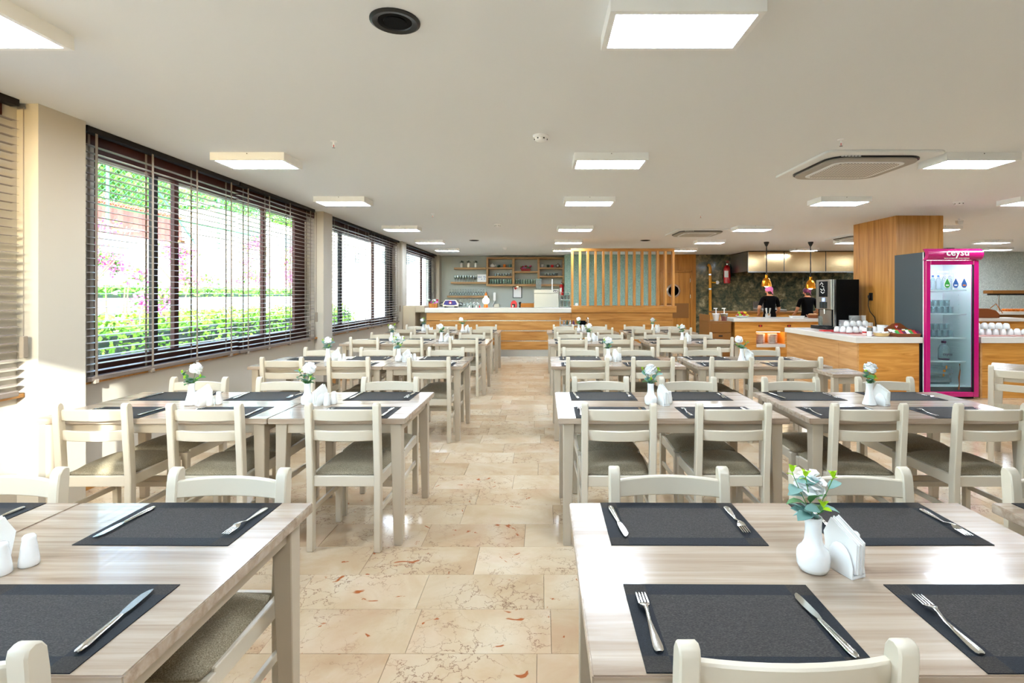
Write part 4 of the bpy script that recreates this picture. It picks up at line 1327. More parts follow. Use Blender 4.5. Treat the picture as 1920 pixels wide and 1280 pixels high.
obj('straw_tube', MB().cyl(0.25, YBAR + 0.35, 1.5745, 1.83, 0.011, 8).mesh('straw_tube', 'lamp_white'), label='thin upright white tube on the stainless machine', cat='tube')
t = thing('cup_rack', 'wire rack of cups and glasses on the end of the bar', 'rack', (0.56, YBAR + 0.25, 1.1435))
for sx in (-1, 1):
    for sy in (-1, 1):
        obj('post', MB().cyl(sx * 0.115, sy * 0.09, 0, 0.37, 0.006, 8).mesh('post', 'steel'), t)
for z in (0.02, 0.19, 0.36):
    obj('tier', MB().box(-0.12, -0.1, z, 0.12, 0.1, z + 0.008).mesh('tier', 'steel'), t)
for k in range(3):
    for z, h in ((0.0285, 0.13), (0.1985, 0.1)):
        obj('rack_cup', MB().lathe([(0.024, 0), (0.032, h), (0.029, h), (0.022, 0.005)], 12).mesh('rack_cup', 'drink_glass', True), None, (0.485 + k * 0.075, YBAR + 0.23, 1.1435 + z), label='glass cup on the %s tier of the wire rack, %s' % ('upper' if h < 0.12 else 'lower', ('first', 'middle', 'last')[k]), cat='cup', group='glass cups in the rack')

def extinguisher(x, y, z, h, label):
    t = thing('fire_extinguisher', label, 'fire extinguisher', (x, y, z))
    s_ = h / 0.7
    obj('cylinder', MB().lathe([(0.08, 0), (0.1, 0.02), (0.1, 0.44), (0.085, 0.5), (0.04, 0.54), (0.03, 0.56)], 20).mesh('cylinder', 'red_paint', True), t)
    obj('valve', MB().lathe([(0.032, 0.55), (0.032, 0.6), (0.015, 0.62)], 10).mesh('valve', 'steel', True), t)
    obj('lever', MB().box(-0.02, -0.1, 0.62, 0.02, 0.03, 0.64).box(-0.02, -0.09, 0.66, 0.02, 0.03, 0.68).mesh('lever', 'red_paint'), t)
    obj('hose', MB().tube([(0.03, 0, 0.59), (0.1, 0, 0.58), (0.125, 0, 0.48), (0.118, 0, 0.2)], 0.014, 8).mesh('hose', 'black_plastic', True), t)
    g = [[(0.1015 * math.cos(a), 0.1015 * math.sin(a), z_) for a in [R(200 + 12 * k) for k in range(7)]] for z_ in (0.18, 0.38)]
    obj('label_sticker', MB().sheet(g).mesh('label_sticker', 'print_white'), t)
    obj('wall_bracket', MB().box(-0.03, 0.09, 0.3, 0.03, 0.13, 0.4).mesh('wall_bracket', 'steel'), t)
    t.scale = (s_, s_, s_)
extinguisher(5.77, 16.12, 1.8, 0.72, 'large red fire extinguisher on the dark marble wall')
extinguisher(0.63, 16.5, 1.42, 0.46, 'red fire extinguisher behind the bar next to the teal wall')

t = thing('serving_trolley', 'low steel trolley with bottles standing before the bar', 'trolley', (0.7, 11.3, 0))
for sx in (-1, 1):
    for sy in (-1, 1):
        obj('post', MB().cyl(sx * 0.3, sy * 0.18, 0.05, 0.93, 0.012, 8).mesh('post', 'steel'), t)
        obj('wheel', MB().lathe([(0.02, -0.01), (0.025, 0), (0.02, 0.01)], 12, (sx * 0.3, sy * 0.18, 0.025), axis='x').mesh('wheel', 'black_plastic'), t)
    obj('handle', MB().tube([(sx * 0.3, -0.18, 0.92), (sx * 0.3, -0.1, 0.95), (sx * 0.3, 0.1, 0.95), (sx * 0.3, 0.18, 0.92)], 0.012, 8).mesh('handle', 'steel', True), t)
obj('shelf_tray', MB().box(-0.3, -0.18, 0.78, 0.3, 0.18, 0.8).mesh('shelf_tray', 'brushed_steel'), t)
obj('shelf_tray', MB().box(-0.3, -0.18, 0.3, 0.3, 0.18, 0.32).mesh('shelf_tray', 'brushed_steel'), t)
for i in range(4):
    obj('trolley_bottle', MB().lathe([(0.025, 0), (0.028, 0.05), (0.012, 0.08), (0.012, 0.1)], 10).mesh('trolley_bottle', ('bottle_plastic', 'green_ceramic', 'steel', 'cap_purple')[i], True), None, (0.48 + i * 0.07, 11.25, 0.8005), label=('clear', 'green', 'silver', 'purple')[i] + ' bottle on the steel trolley', cat='bottle', group='bottles on the trolley')
obj('folded_cloth', MB().box(-0.11, -0.1, 0, 0.11, 0.1, 0.085).mesh('folded_cloth', 'black_cloth', bevel=0.03, seg=3), None, (0.87, 11.3, 0.8005), label='black folded cloth on the end of the trolley', cat='cloth')

# ------------------------------------------------------------------ open kitchen
hd = thing('extractor_hood', 'long polished stainless extractor hood over the kitchen', 'extractor hood', (0, 0, 0))
obj('front_panel', MB().box(5.95, 14.9, 2.12, 9.6, 14.92, 2.69).mesh('front_panel', 'hood_steel', bevel=0.004), hd)
obj('side_panel', MB().box(5.93, 14.9, 2.12, 5.95, 16.27, 2.69).mesh('side_panel', 'brushed_steel'), hd)
obj('side_panel', MB().box(9.6, 14.9, 2.12, 9.62, 16.27, 2.69).mesh('side_panel', 'brushed_steel'), hd)
obj('top_panel', MB().box(5.93, 14.9, 2.69, 9.62, 16.27, 2.705).mesh('top_panel', 'black_matte'), hd)
obj('lip', MB().box(5.93, 14.88, 2.09, 9.62, 14.93, 2.12).mesh('lip', 'steel'), hd)
for i in range(4):
    obj('filter', MB().box(6.0 + i * 0.9, 15.0, 2.2, 6.86 + i * 0.9, 16.2, 2.22).mesh('filter', 'black_matte'), hd)
for i in range(2):
    obj('panel_seam', MB().box(6.97 + i * 1.2, 14.894, 2.125, 6.985 + i * 1.2, 14.9, 2.685).mesh('panel_seam', 'fridge_grey'), hd)

t = thing('gas_pipe', 'yellow gas pipe with a valve on the dark marble wall', 'pipe', (5.26, 16.16, 0))
obj('pipe_run', MB().tube([(0, 0, 0.02), (0, 0, 2.28), (-0.02, 0.02, 2.36), (-0.05, 0.05, 2.38)], 0.045, 12).mesh('pipe_run', 'yellow_pipe', True), t)
obj('branch', MB().tube([(0.03, 0, 1.83), (0.18, 0, 1.83)], 0.025, 8).mesh('branch', 'yellow_pipe', True), t)
obj('gauge', MB().lathe([(0.055, 0), (0.055, 0.04)], 16, (0.22, -0.02, 1.83), axis='y').mesh('gauge', 'lamp_white'), t)
for z in (1.6, 2.05):
    obj('pipe_clamp', MB().lathe([(0.055, z), (0.055, z + 0.05)], 12).mesh('pipe_clamp', 'steel'), t)

kc = thing('kitchen_counter', 'oak kitchen counter with a lit niche of plates', 'counter', (0, 11.2, 0))
obj('front_panel', MB().box(4.18, 0, 0, 4.64, 0.03, 0.87).box(5.26, 0, 0, 7.4, 0.03, 0.87).box(4.64, 0, 0.65, 5.26, 0.03, 0.87).box(4.64, 0, 0, 5.26, 0.03, 0.32).mesh('front_panel', 'oak_island'), kc)
obj('end_panel', MB().box(4.18, 0.03, 0, 4.21, 0.7, 0.87).mesh('end_panel', 'oak_island'), kc)
obj('back_panel', MB().box(4.21, 0.67, 0, 7.4, 0.7, 0.87).mesh('back_panel', 'oak_island'), kc)
obj('niche_box', MB().box(4.62, 0.03, 0.32, 4.64, 0.4, 0.65).box(5.26, 0.03, 0.32, 5.28, 0.4, 0.65).box(4.62, 0.4, 0.32, 5.28, 0.42, 0.65).box(4.62, 0.03, 0.65, 5.28, 0.42, 0.67).mesh('niche_box', 'orange_plain'), kc)
obj('niche_shelf', MB().box(4.64, -0.03, 0.32, 5.26, 0.4, 0.385).mesh('niche_shelf', 'countertop'), kc)
obj('niche_lamp', MB().box(4.7, 0.1, 0.635, 5.2, 0.16, 0.648).mesh('niche_lamp', 'niche_light'), kc)
for x in (4.73, 5.35):
    obj('switch_plate', MB().box(x - 0.04, -0.006, 0.76, x + 0.04, 0, 0.8).mesh('switch_plate', 'black_plastic'), kc)
    obj('switch_rocker', MB().box(x - 0.022, -0.009, 0.768, x + 0.022, -0.006, 0.792).mesh('switch_rocker', 'red_plastic'), kc)
obj('kitchen_countertop', MB().box(4.13, 11.15, 0.871, 7.45, 11.95, 0.94).mesh('kitchen_countertop', 'countertop', bevel=0.005), label='off-white stone top of the kitchen counter', cat='countertop')

def plate_stack(x, y, z, n, r, name, word, dz=0.018):
    prof = [(r * 0.55, 0), (r * 0.6, 0.003), (r, dz * 0.9), (r * 0.99, dz * 1.05), (r * 0.6, 0.006)]
    me = MB().lathe(prof, 24).mesh('plate', 'porcelain', True, angle=60)
    for i in range(n):
        obj(name, me, None, (x + random.uniform(-0.002, 0.002), y, z + 0.0006 + i * dz), None, label='white plate in the %s, %s from the bottom' % (word, NTH[i]), cat='plate', group=word)
plate_stack(4.79, 11.36, 0.385, 12, 0.105, 'dinner_plate', 'first stack in the lit niche', 0.0175)
plate_stack(5.06, 11.36, 0.385, 12, 0.105, 'dinner_plate', 'second stack in the lit niche', 0.0175)

t = thing('brown_cabinet', 'brown cupboard at the end of the kitchen counter', 'cabinet', (0, 11.1, 0))
obj('body', MB().box(3.62, 0.1, 0, 4.1, 0.8, 0.88).mesh('body', 'box_brown', bevel=0.004), t)
obj('splash_guard', MB().box(3.62, 0.1, 0.88, 3.64, 0.8, 1.02).mesh('splash_guard', 'box_brown'), t)
obj('drawer_front', MB().box(3.65, 0.08, 0.64, 4.08, 0.1, 0.84).mesh('drawer_front', 'box_brown', bevel=0.003), t)
obj('drawer_front', MB().box(3.65, 0.08, 0.1, 4.08, 0.1, 0.62).mesh('drawer_front', 'box_brown', bevel=0.003), t)
obj('pull', MB().box(3.82, 0.06, 0.55, 3.9, 0.08, 0.58).mesh('pull', 'black_plastic'), t)
for i, (x, m_, lab) in enumerate(((3.82, 'porcelain', 'white sauce tub with a pump on the brown cupboard'), (4.0, 'drink_glass', 'clear sauce tub with a pump on the brown cupboard'))):
    t = thing('pump_tub', lab, 'tub', (x, 11.35, 0.8805))
    obj('tub', MB().lathe([(0.055, 0), (0.075, 0.14), (0.08, 0.145), (0.078, 0.155)], 18).mesh('tub', m_, True, angle=50), t)
    if i:
        obj('sauce', MB().cyl(0, 0, 0.01, 0.1, 0.058, 14).mesh('sauce', 'food_red'), t)
    obj('lid', MB().cyl(0, 0, 0.155, 0.165, 0.08, 18).mesh('lid', 'lamp_white'), t)
    obj('pump', MB().cyl(0, 0, 0.16, 0.27, 0.011, 8).box(-0.05, -0.012, 0.265, 0.03, 0.012, 0.285).mesh('pump', 'lamp_white'), t)
t = thing('fruit_bowl', 'white bowl heaped with red and green fruit on the kitchen counter', 'bowl', (4.42, 11.4, 0.9405))
obj('bowl', MB().lathe([(0.06, 0), (0.09, 0.012), (0.155, 0.055), (0.15, 0.055), (0.085, 0.018)], 22).mesh('bowl', 'porcelain', True), t)
fm = {k: MB().blob((0, 0, 0), (0.034, 0.034, 0.03), 12, 8).mesh('fruit', k, True) for k in ('food_red', 'food_green', 'food_yellow')}
fl_lab = []
for i in range(14):
    a = i * PI / 4 if i < 8 else i * PI / 3
    rr = 0.1 if i < 8 else 0.07
    z = 0.065 if i < 8 else 0.115
    col = ('food_red', 'food_green', 'food_red', 'food_yellow')[i % 4]
    obj('fruit', fm[col], None, (4.42 + rr * math.cos(a), 11.4 + rr * math.sin(a), 0.9405 + z), None, label='%s fruit in the white bowl, %s layer, %s' % ({'food_red': 'red', 'food_green': 'green', 'food_yellow': 'yellow'}[col], 'lower' if i < 8 else 'upper', NTH[i]), cat='fruit', group='fruit in the bowl')

bc = thing('back_counter', 'wooden cooking counter against the marble wall', 'counter', (0, 13.3, 0))
obj('body', MB().box(4.6, 0, 0, 9.4, 0.8, 0.97).mesh('body', 'oak_island'), bc)
obj('worktop', MB().box(4.56, -0.04, 0.97, 9.44, 0.84, 1.01).mesh('worktop', 'box_brown', bevel=0.004), bc)
t = thing('griddle', 'grey griddle with a raised back between the two cooks', 'griddle', (6.05, 13.75, 1.0105))
obj('plate', MB().box(-0.32, -0.3, 0, 0.32, 0.3, 0.06).mesh('plate', 'brushed_steel', bevel=0.005), t)
obj('splash_back', MB().box(-0.32, 0.28, 0.06, 0.32, 0.3, 0.26).mesh('splash_back', 'steel'), t)
obj('grease_drawer', MB().box(-0.1, -0.31, 0.01, 0.1, -0.3, 0.05).mesh('grease_drawer', 'black_plastic'), t)
t = thing('frying_pan', 'black frying pan with its handle raised on the griddle', 'pan', (6.0, 13.6, 1.0715))
obj('pan_body', MB().lathe([(0.09, 0), (0.12, 0.06), (0.116, 0.06), (0.086, 0.006)], 18).mesh('pan_body', 'black_plastic', True), t)
obj('pan_handle', MB().tube([(0.11, 0, 0.05), (0.2, 0, 0.12), (0.32, 0, 0.26)], 0.014, 8).mesh('pan_handle', 'black_plastic', True), t)
for i, (x, m_, lab) in enumerate(((4.98, 'steel', 'steel utensil holder on the kitchen counter before the pink-capped cook'), (6.28, 'steel', 'steel pot of utensils on the kitchen counter beside the coffee machine'))):
    t = thing('utensil_pot', lab, 'pot', (x, 11.4, 0.9405))
    obj('pot', MB().lathe([(0.05, 0), (0.055, 0.01), (0.058, 0.1), (0.052, 0.1), (0.05, 0.012)], 16).mesh('pot', m_, True), t)
    for k in range(4):
        a = k * 1.7 + i
        obj('utensil', MB().tube([(0.02 * math.cos(a), 0.02 * math.sin(a), 0.02), (0.06 * math.cos(a), 0.05 * math.sin(a), 0.22)], [0.005, 0.012], 6).mesh('utensil', 'steel', True), t)
t = thing('bread_basket', 'dark basket with pale bread on the kitchen counter', 'basket', (6.0, 11.45, 0.9405))
obj('basket', MB().lathe([(0.1, 0), (0.14, 0.07), (0.13, 0.07), (0.09, 0.01)], 16).mesh('basket', 'dark_wood_tray', True), t)
for k in range(4):
    obj('bread', MB().blob((-0.06 + 0.04 * k, 0.02 * (k % 2), 0.07), (0.05, 0.03, 0.03), 10, 6).mesh('bread', 'wood_stick', True), t)
t = thing('white_tray', 'small white dish on the kitchen counter', 'dish', (5.62, 11.4, 0.9405))
obj('dish_body', MB().hexa([(-0.12, -0.06, 0), (0.12, -0.06, 0), (0.12, 0.06, 0), (-0.12, 0.06, 0)], [(-0.14, -0.075, 0.045), (0.14, -0.075, 0.045), (0.14, 0.075, 0.045), (-0.14, 0.075, 0.045)]).mesh('dish_body', 'porcelain', bevel=0.004), t)
obj('dish_rim', MB().box(-0.145, -0.08, 0.045, 0.145, 0.08, 0.05).mesh('dish_rim', 'porcelain'), t)

def pendant(x, zb, label):
    t = thing('pendant_lamp', label, 'pendant lamp', (x, 12.3, 0), group='copper pendant lamps')
    obj('canopy', MB().lathe([(0.06, ZC - 0.002), (0.058, ZC - 0.03), (0.03, ZC - 0.09), (0.015, ZC - 0.11)], 16).mesh('canopy', 'black_plastic', True), t)
    obj('cord', MB().tube([(0, 0, zb + 0.27), (0, 0, ZC - 0.1)], 0.012, 8).mesh('cord', 'black_plastic'), t)
    obj('collar', MB().lathe([(0.02, zb + 0.28), (0.036, zb + 0.27), (0.036, zb + 0.2), (0.05, zb + 0.195)], 16).mesh('collar', 'copper', True), t)
    sh = [(0.045, zb + 0.2), (0.075, zb + 0.17), (0.1, zb + 0.1), (0.118, zb), (0.11, zb), (0.093, zb + 0.1), (0.065, zb + 0.165)]
    mb_ = MB()
    n = 32
    vs = []
    for k_, (r_, z) in enumerate(sh):
        for k in range(n):
            a = 2 * PI * k / n
            rr = r_ * (1 + 0.03 * (1 if (k // 2) % 2 else -1) * min(1, (zb + 0.2 - z) / 0.1))
            vs.append((rr * math.cos(a), rr * math.sin(a), z))
    mb_.add(vs, [(i * n + k, i * n + (k + 1) % n, (i + 1) * n + (k + 1) % n, (i + 1) * n + k) for i in range(len(sh) - 1) for k in range(n)])
    obj('lamp_shade', mb_.mesh('lamp_shade', 'copper', True), t)
    obj('bulb', MB().blob((0, 0, zb + 0.03), (0.06, 0.06, 0.05), 14, 8).mesh('bulb', 'bulb_light', True), t)
pendant(5.34, 1.65, 'copper pendant lamp above the pink-capped cook')
pendant(6.39, 1.6, 'copper pendant lamp beside the black coffee machine')

# ------------------------------------------------------------------ the two cooks, seen from behind
def person(x, y, label, s_, arms, cap_m, lean=0.0):
    V, Ed, Ra = [], [], []
    def v(p, r):
        V.append(p)
        Ra.append(r)
        return len(V) - 1
    pel = v((0, 0, 0.95), (0.15, 0.11))
    wai = v((0, 0.0, 1.1), (0.135, 0.095))
    che = v((0, 0.0, 1.27), (0.165, 0.105))
    sho = v((0, -0.01, 1.39), (0.13, 0.08))
    nek = v((0, 0.0, 1.465), (0.05, 0.05))
    hd0 = v((0, 0.02, 1.53), (0.066, 0.075))
    hd1 = v((0, 0.025, 1.6), (0.076, 0.088))
    hd2 = v((0, 0.02, 1.66), (0.055, 0.065))
    for a, b in ((pel, wai), (wai, che), (che, sho), (sho, nek), (nek, hd0), (hd0, hd1), (hd1, hd2)):
        Ed.append((a, b))
    for sx in (-1, 1):
        hip = v((sx * 0.1, 0, 0.86), (0.085, 0.09))
        kne = v((sx * 0.11, 0.02, 0.48), (0.058, 0.06))
        ank = v((sx * 0.11, -0.01, 0.09), (0.04, 0.042))
        hee = v((sx * 0.115, 0.02, 0.04), (0.04, 0.035))
        toe = v((sx * 0.125, 0.15, 0.03), (0.038, 0.026))
        Ed += [(pel, hip), (hip, kne), (kne, ank), (ank, hee), (hee, toe)]
        el, wr, ha = arms[0 if sx < 0 else 1]
        s0 = v((sx * 0.175, -0.01, 1.375), (0.06, 0.06))
        mid = v(tuple(0.5 * (a + b) for a, b in zip((sx * 0.19, -0.01, 1.36), el)), (0.05, 0.05))
        e = v(el, (0.04, 0.04))
        w_ = v(wr, (0.027, 0.025))
        h_ = v(ha, (0.036, 0.018))
        Ed += [(sho, s0), (s0, mid), (mid, e), (e, w_), (w_, h_)]
        d = (Vector(ha) - Vector(wr)).normalized()
        sd = d.cross(Vector((0, 0, 1)))
        if sd.length < 0.1:
            sd = Vector((1, 0, 0))
        sd.normalize()
        for k in range(4):
            b0 = Vector(ha) + d * 0.035 + sd * (-0.027 + 0.018 * k)
            L = (0.035, 0.042, 0.04, 0.03)[k]
            f0 = v(tuple(b0), (0.009, 0.009))
            f1 = v(tuple(b0 + d * L * 0.6 + Vector((0, 0, -0.008))), (0.008, 0.008))
            f2 = v(tuple(b0 + d * L + Vector((0, 0, -0.022))), (0.007, 0.007))
            Ed += [(h_, f0), (f0, f1), (f1, f2)]
        th0 = v(tuple(Vector(ha) - d * 0.005 + sd * 0.034), (0.01, 0.01))
        th1 = v(tuple(Vector(ha) + d * 0.03 + sd * 0.052), (0.008, 0.008))
        Ed += [(h_, th0), (th0, th1)]
    me = bpy.data.meshes.new('person')
    me.from_pydata(V, Ed, [])
    o = bpy.data.objects.new('person_skin', me)
    COL.objects.link(o)
    sk = o.modifiers.new('skin', 'SKIN')
    sk.use_smooth_shade = True
    for i, r_ in enumerate(Ra):
        me.skin_vertices[0].data[i].radius = r_
    me.skin_vertices[0].data[0].use_root = True
    sb = o.modifiers.new('sub', 'SUBSURF')
    sb.levels = sb.render_levels = 2
    dg = bpy.context.evaluated_depsgraph_get()
    body = bpy.data.meshes.new_from_object(o.evaluated_get(dg))
    bpy.data.objects.remove(o)
    body.materials.clear()
    for k in ('skin', 'black_cloth'):
        body.materials.append(M[k])
    el_z = [a[0][2] for a in arms]
    for p in body.polygons:
        c = p.center
        cloth = c.z < 1.45
        k = 0 if c.x < 0 else 1
        e = Vector(arms[k][0])
        s_v = Vector(((-1 if k == 0 else 1) * 0.175, -0.01, 1.375))
        # forearms, elbows and hands are bare: beyond three quarters of the upper arm
        ax = e - s_v
        f = (c - s_v).dot(ax) / ax.length_squared
        off = (c - s_v - ax * f).length
        lateral = abs(c.x) > 0.19 or (c - Vector(arms[k][1])).length < 0.13 or (c - Vector(arms[k][2])).length < 0.14
        if lateral and c.z > 0.88 and f > 0.7:
            cloth = False
        p.material_index = 1 if cloth else 0
        p.use_smooth = True
    t = obj('person', body, None, (x, y, 0), (0, 0, lean), label, 'person')
    t.scale = (s_, s_, s_)
    # head scarf, knot, hair and ears
    cp = MB().blob((0, 0.015, 1.605), (0.093, 0.106, 0.083), 20, 12).mesh('cap', cap_m, True)
    obj('cap', cp, t)
    obj('cap_knot', MB().blob((0.01, -0.09, 1.565), (0.022, 0.02, 0.02), 10, 6).tube([(0.01, -0.095, 1.56), (0.03, -0.11, 1.52), (0.04, -0.1, 1.49)], [0.014, 0.012, 0.006], 6).mesh('cap_knot', cap_m, True), t)
    obj('hair', MB().blob((0, -0.045, 1.53), (0.058, 0.05, 0.04), 14, 8).mesh('hair', 'hair', True), t)
    for sx in (-1, 1):
        obj('ear', MB().blob((sx * 0.083, 0.02, 1.55), (0.012, 0.02, 0.03), 8, 6).mesh('ear', 'skin', True), t)
        obj('eye', MB().blob((sx * 0.03, 0.105, 1.575), (0.012, 0.008, 0.008), 8, 6).mesh('eye', 'print_white', True), t)
    obj('nose', MB().blob((0, 0.115, 1.545), (0.013, 0.018, 0.022), 8, 6).mesh('nose', 'skin', True), t)
    obj('mouth', MB().blob((0, 0.1, 1.505), (0.022, 0.008, 0.006), 8, 6).mesh('mouth', 'petal_red', True), t)
    obj('shirt_collar', MB().lathe([(0.062, 1.425), (0.066, 1.445), (0.058, 1.45)], 16).mesh('shirt_collar', 'black_cloth', True), t)
    return t
person(5.52, 12.55, 'cook in a black T-shirt and pink cap, elbow bent out, seen from behind', 0.985,
       [((-0.3, -0.1, 1.13), (-0.22, 0.1, 1.0), (-0.19, 0.19, 0.97)), ((0.245, 0.02, 1.1), (0.23, 0.2, 0.98), (0.2, 0.29, 0.97))], 'cap_pink')
person(6.44, 12.55, 'cook in black with a speckled maroon cap, half hidden by the coffee machine', 0.965,
       [((-0.27, -0.02, 1.12), (-0.22, 0.18, 1.03), (-0.2, 0.27, 1.01)), ((0.26, 0.0, 1.1), (0.22, 0.2, 1.02), (0.2, 0.28, 1.0))], 'cap_purple')

# ------------------------------------------------------------------ coffee island
isl = thing('coffee_island', 'oak coffee island with horizontal grain beside the fridge', 'counter', (0, 0, 0))
XI, YI0, YI1 = 4.45, 7.31, 9.4
obj('side_panel', MB().box(XI, YI0, 0, XI + 0.03, YI1, 0.777).mesh('side_panel', 'oak_y'), isl)
obj('front_panel', MB().box(XI + 0.03, YI0, 0, 5.33, YI0 + 0.03, 0.777).mesh('front_panel', 'oak_island'), isl)
obj('access_panel', MB().box(XI - 0.006, 7.75, 0.3, XI, 8.25, 0.74).mesh('access_panel', 'oak_y', bevel=0.003), isl)
obj('back_panel', MB().box(XI + 0.03, YI1 - 0.03, 0, 5.55, YI1, 0.777).mesh('back_panel', 'oak_island'), isl)
obj('end_trim', MB().box(5.33, YI0, 0, 5.35, YI0 + 0.5, 0.777).mesh('end_trim', 'black_plastic'), isl)
obj('island_countertop', MB().prism([(XI - 0.03, YI0 - 0.03), (5.365, YI0 - 0.03), (5.365, 8.1), (5.57, 8.1), (5.57, YI1 + 0.02), (XI - 0.03, YI1 + 0.02)], 0.778, 0.86).mesh('island_countertop', 'countertop', bevel=0.004), label='off-white stone top of the coffee island', cat='countertop')
ZI = 0.8605
cm = thing('coffee_machine', 'tall black and chrome coffee machine on the island', 'coffee machine', (0, 0, ZI))
obj('body', MB().box(5.0, 8.85, 0.045, 5.43, 9.36, 0.86).mesh('body', 'black_matte', bevel=0.006), cm)
obj('base', MB().box(4.86, 8.85, 0, 5.43, 9.36, 0.045).mesh('base', 'black_plastic', bevel=0.005), cm)
obj('front_panel', MB().box(4.955, 8.86, 0.34, 5.0, 9.35, 0.86).mesh('front_panel', 'brushed_steel', bevel=0.006), cm)
obj('chrome_edge', MB().box(4.985, 8.835, 0.045, 5.03, 8.852, 0.86).mesh('chrome_edge', 'steel', bevel=0.003), cm)
obj('menu_board', MB().box(4.948, 8.98, 0.56, 4.956, 9.24, 0.83).mesh('menu_board', 'black_matte'), cm)
for k, pts in enumerate(([(0, 0.2), (0.05, 0.24), (0.1, 0.21), (0.06, 0.18), (0.13, 0.16)], [(0.02, 0.13), (0.07, 0.1), (0.12, 0.14), (0.15, 0.09)], [(0.03, 0.08), (0.09, 0.05), (0.14, 0.07)])):
    obj('chalk_stroke', MB().tube([(4.946, 9.2 - a, 0.57 + b) for a, b in pts], 0.006, 6).mesh('chalk_stroke', 'chalk_white'), cm)
obj('display', MB().box(4.95, 9.06, 0.48, 4.956, 9.14, 0.54).mesh('display', 'screen_blue'), cm)
obj('keypad', MB().box(4.949, 8.99, 0.36, 4.956, 9.22, 0.47).mesh('keypad', 'black_plastic'), cm)
for i in range(2):
    for j in range(4):
        obj('key', MB().box(4.945, 9.02 + i * 0.1, 0.37 + j * 0.025, 4.95, 9.07 + i * 0.1, 0.387 + j * 0.025).mesh('key', 'fridge_grey'), cm)
obj('dispense_recess', MB().box(4.992, 8.92, 0.06, 5.0, 9.3, 0.33).mesh('dispense_recess', 'brushed_steel'), cm)
obj('spout', MB().cyl(4.97, 9.1, 0.26, 0.345, 0.018, 10).mesh('spout', 'steel'), cm)
obj('drip_tray', MB().box(4.8, 8.98, 0.046, 4.98, 9.24, 0.06).mesh('drip_tray', 'black_plastic'), cm)
obj('milk_jug', MB().lathe([(0.03, 0), (0.034, 0.005), (0.034, 0.16), (0.031, 0.16)], 14).mesh('milk_jug', 'drink_glass', True), None, (4.9, 9.1, ZI + 0.0605), label='clear bottle standing under the coffee machine spout', cat='bottle')

plate_stack(5.0, 8.55, ZI - 0.0005, 14, 0.085, 'saucer', 'shorter saucer stack beside the coffee machine', 0.0125)
plate_stack(5.22, 8.62, ZI - 0.0005, 16, 0.095, 'saucer', 'taller plate stack beside the coffee machine', 0.0155)
def paper_cups(x, y, n, lab):
    me = MB().lathe([(0.026, 0), (0.036, 0.085), (0.038, 0.088), (0.034, 0.088), (0.025, 0.004)], 16).mesh('cup', 'napkin_paper', True, angle=60)
    for i in range(n):
        obj('paper_cup', me, None, (x, y, ZI + i * 0.0235 + 0.0005 + (0.0 if i == 0 else 0.0)), None, label='paper cup in the %s, %s from the bottom' % (lab, NTH[i]), cat='cup', group=lab)
paper_cups(5.36, 8.62, 8, 'taller paper cup stack on the island')
paper_cups(5.45, 8.58, 3, 'shorter paper cup stack on the island')

tray1 = obj('serving_tray', MB().prism(rrect(0.36, 0.2, 0.05), 0, 0.012).mesh('serving_tray', 'red_tray', bevel=0.004), None, (5.0, 8.16, ZI), (0, 0, R(12)), label='red tray of upturned white cups on the island', cat='tray')
obj('serving_mat', MB().prism(rrect(0.12, 0.09, 0.03), 0, 0.016).mesh('serving_mat', 'red_plastic', bevel=0.004), None, (4.72, 8.52, ZI), label='bright red flat mat before the coffee machine', cat='mat')
obj('pink_tray', MB().prism(rrect(0.17, 0.12, 0.04), 0, 0.01).mesh('pink_tray', 'pink_tray', bevel=0.004), None, (4.78, 7.7, ZI), (0, 0, R(3)), label='pale pink tray at the front of the island', cat='tray')
cup_me = MB().lathe([(0.043, 0), (0.046, 0.004), (0.044, 0.035), (0.036, 0.07), (0.022, 0.082), (0.02, 0.086), (0.016, 0.086)], 18).mesh('cup_body', 'porcelain', True, angle=50)
hdl_me = MB().tube([(0.042, 0, 0.018), (0.066, 0, 0.022), (0.068, 0, 0.05), (0.04, 0, 0.056)], 0.005, 6).mesh('handle', 'porcelain', True)
def white_cup(x, y, z, rz, label, group):
    t = thing('coffee_cup', label, 'cup', (x, y, z), rz, group)
    obj('cup_body', cup_me, t)
    obj('handle', hdl_me, t)
spots = []
for j in range(3):
    for i in range(6):
        spots.append((i, j))
c12, s12 = math.cos(R(12)), math.sin(R(12))
for i, j in spots:
    lx, ly = -0.29 + i * 0.116, -0.125 + j * 0.125
    white_cup(5.0 + lx * c12 - ly * s12, 8.16 + lx * s12 + ly * c12, ZI + 0.0125, random.uniform(0.6, 1.4), 'upturned white cup on the red tray, %s line, %s from the kitchen side' % (('front', 'middle', 'back')[j], NTH[i]), 'upturned cups on the red tray')
for i in range(4):
    lx, ly = -0.17 + i * 0.116, 0.06
    white_cup(5.0 + lx * c12 - ly * s12, 8.16 + lx * s12 + ly * c12, ZI + 0.099, random.uniform(0.6, 1.4), 'upturned white cup in the upper layer, %s from the kitchen side' % NTH[i], 'upper layer of upturned cups')
t = thing('stir_stick_cup', 'glass of wooden stirring sticks at the front of the island', 'stirrers', (4.9, 7.73, ZI + 0.0105))
obj('glass', MB().lathe([(0.036, 0), (0.04, 0.1), (0.037, 0.1), (0.034, 0.004)], 14).mesh('glass', 'drink_glass', True), t)
for k in range(14):
    a = k * 2.4
    r_ = 0.025 * math.sqrt(k / 14)
    obj('stick', MB().tube([(r_ * math.cos(a), r_ * math.sin(a), 0.005), (1.3 * r_ * math.cos(a), 1.3 * r_ * math.sin(a), 0.12)], 0.004, 5).mesh('stick', 'wood_stick'), t)
t = thing('sweetener_tin', 'small white and red tin beside the stirring sticks', 'tin', (4.79, 7.68, ZI + 0.0105))
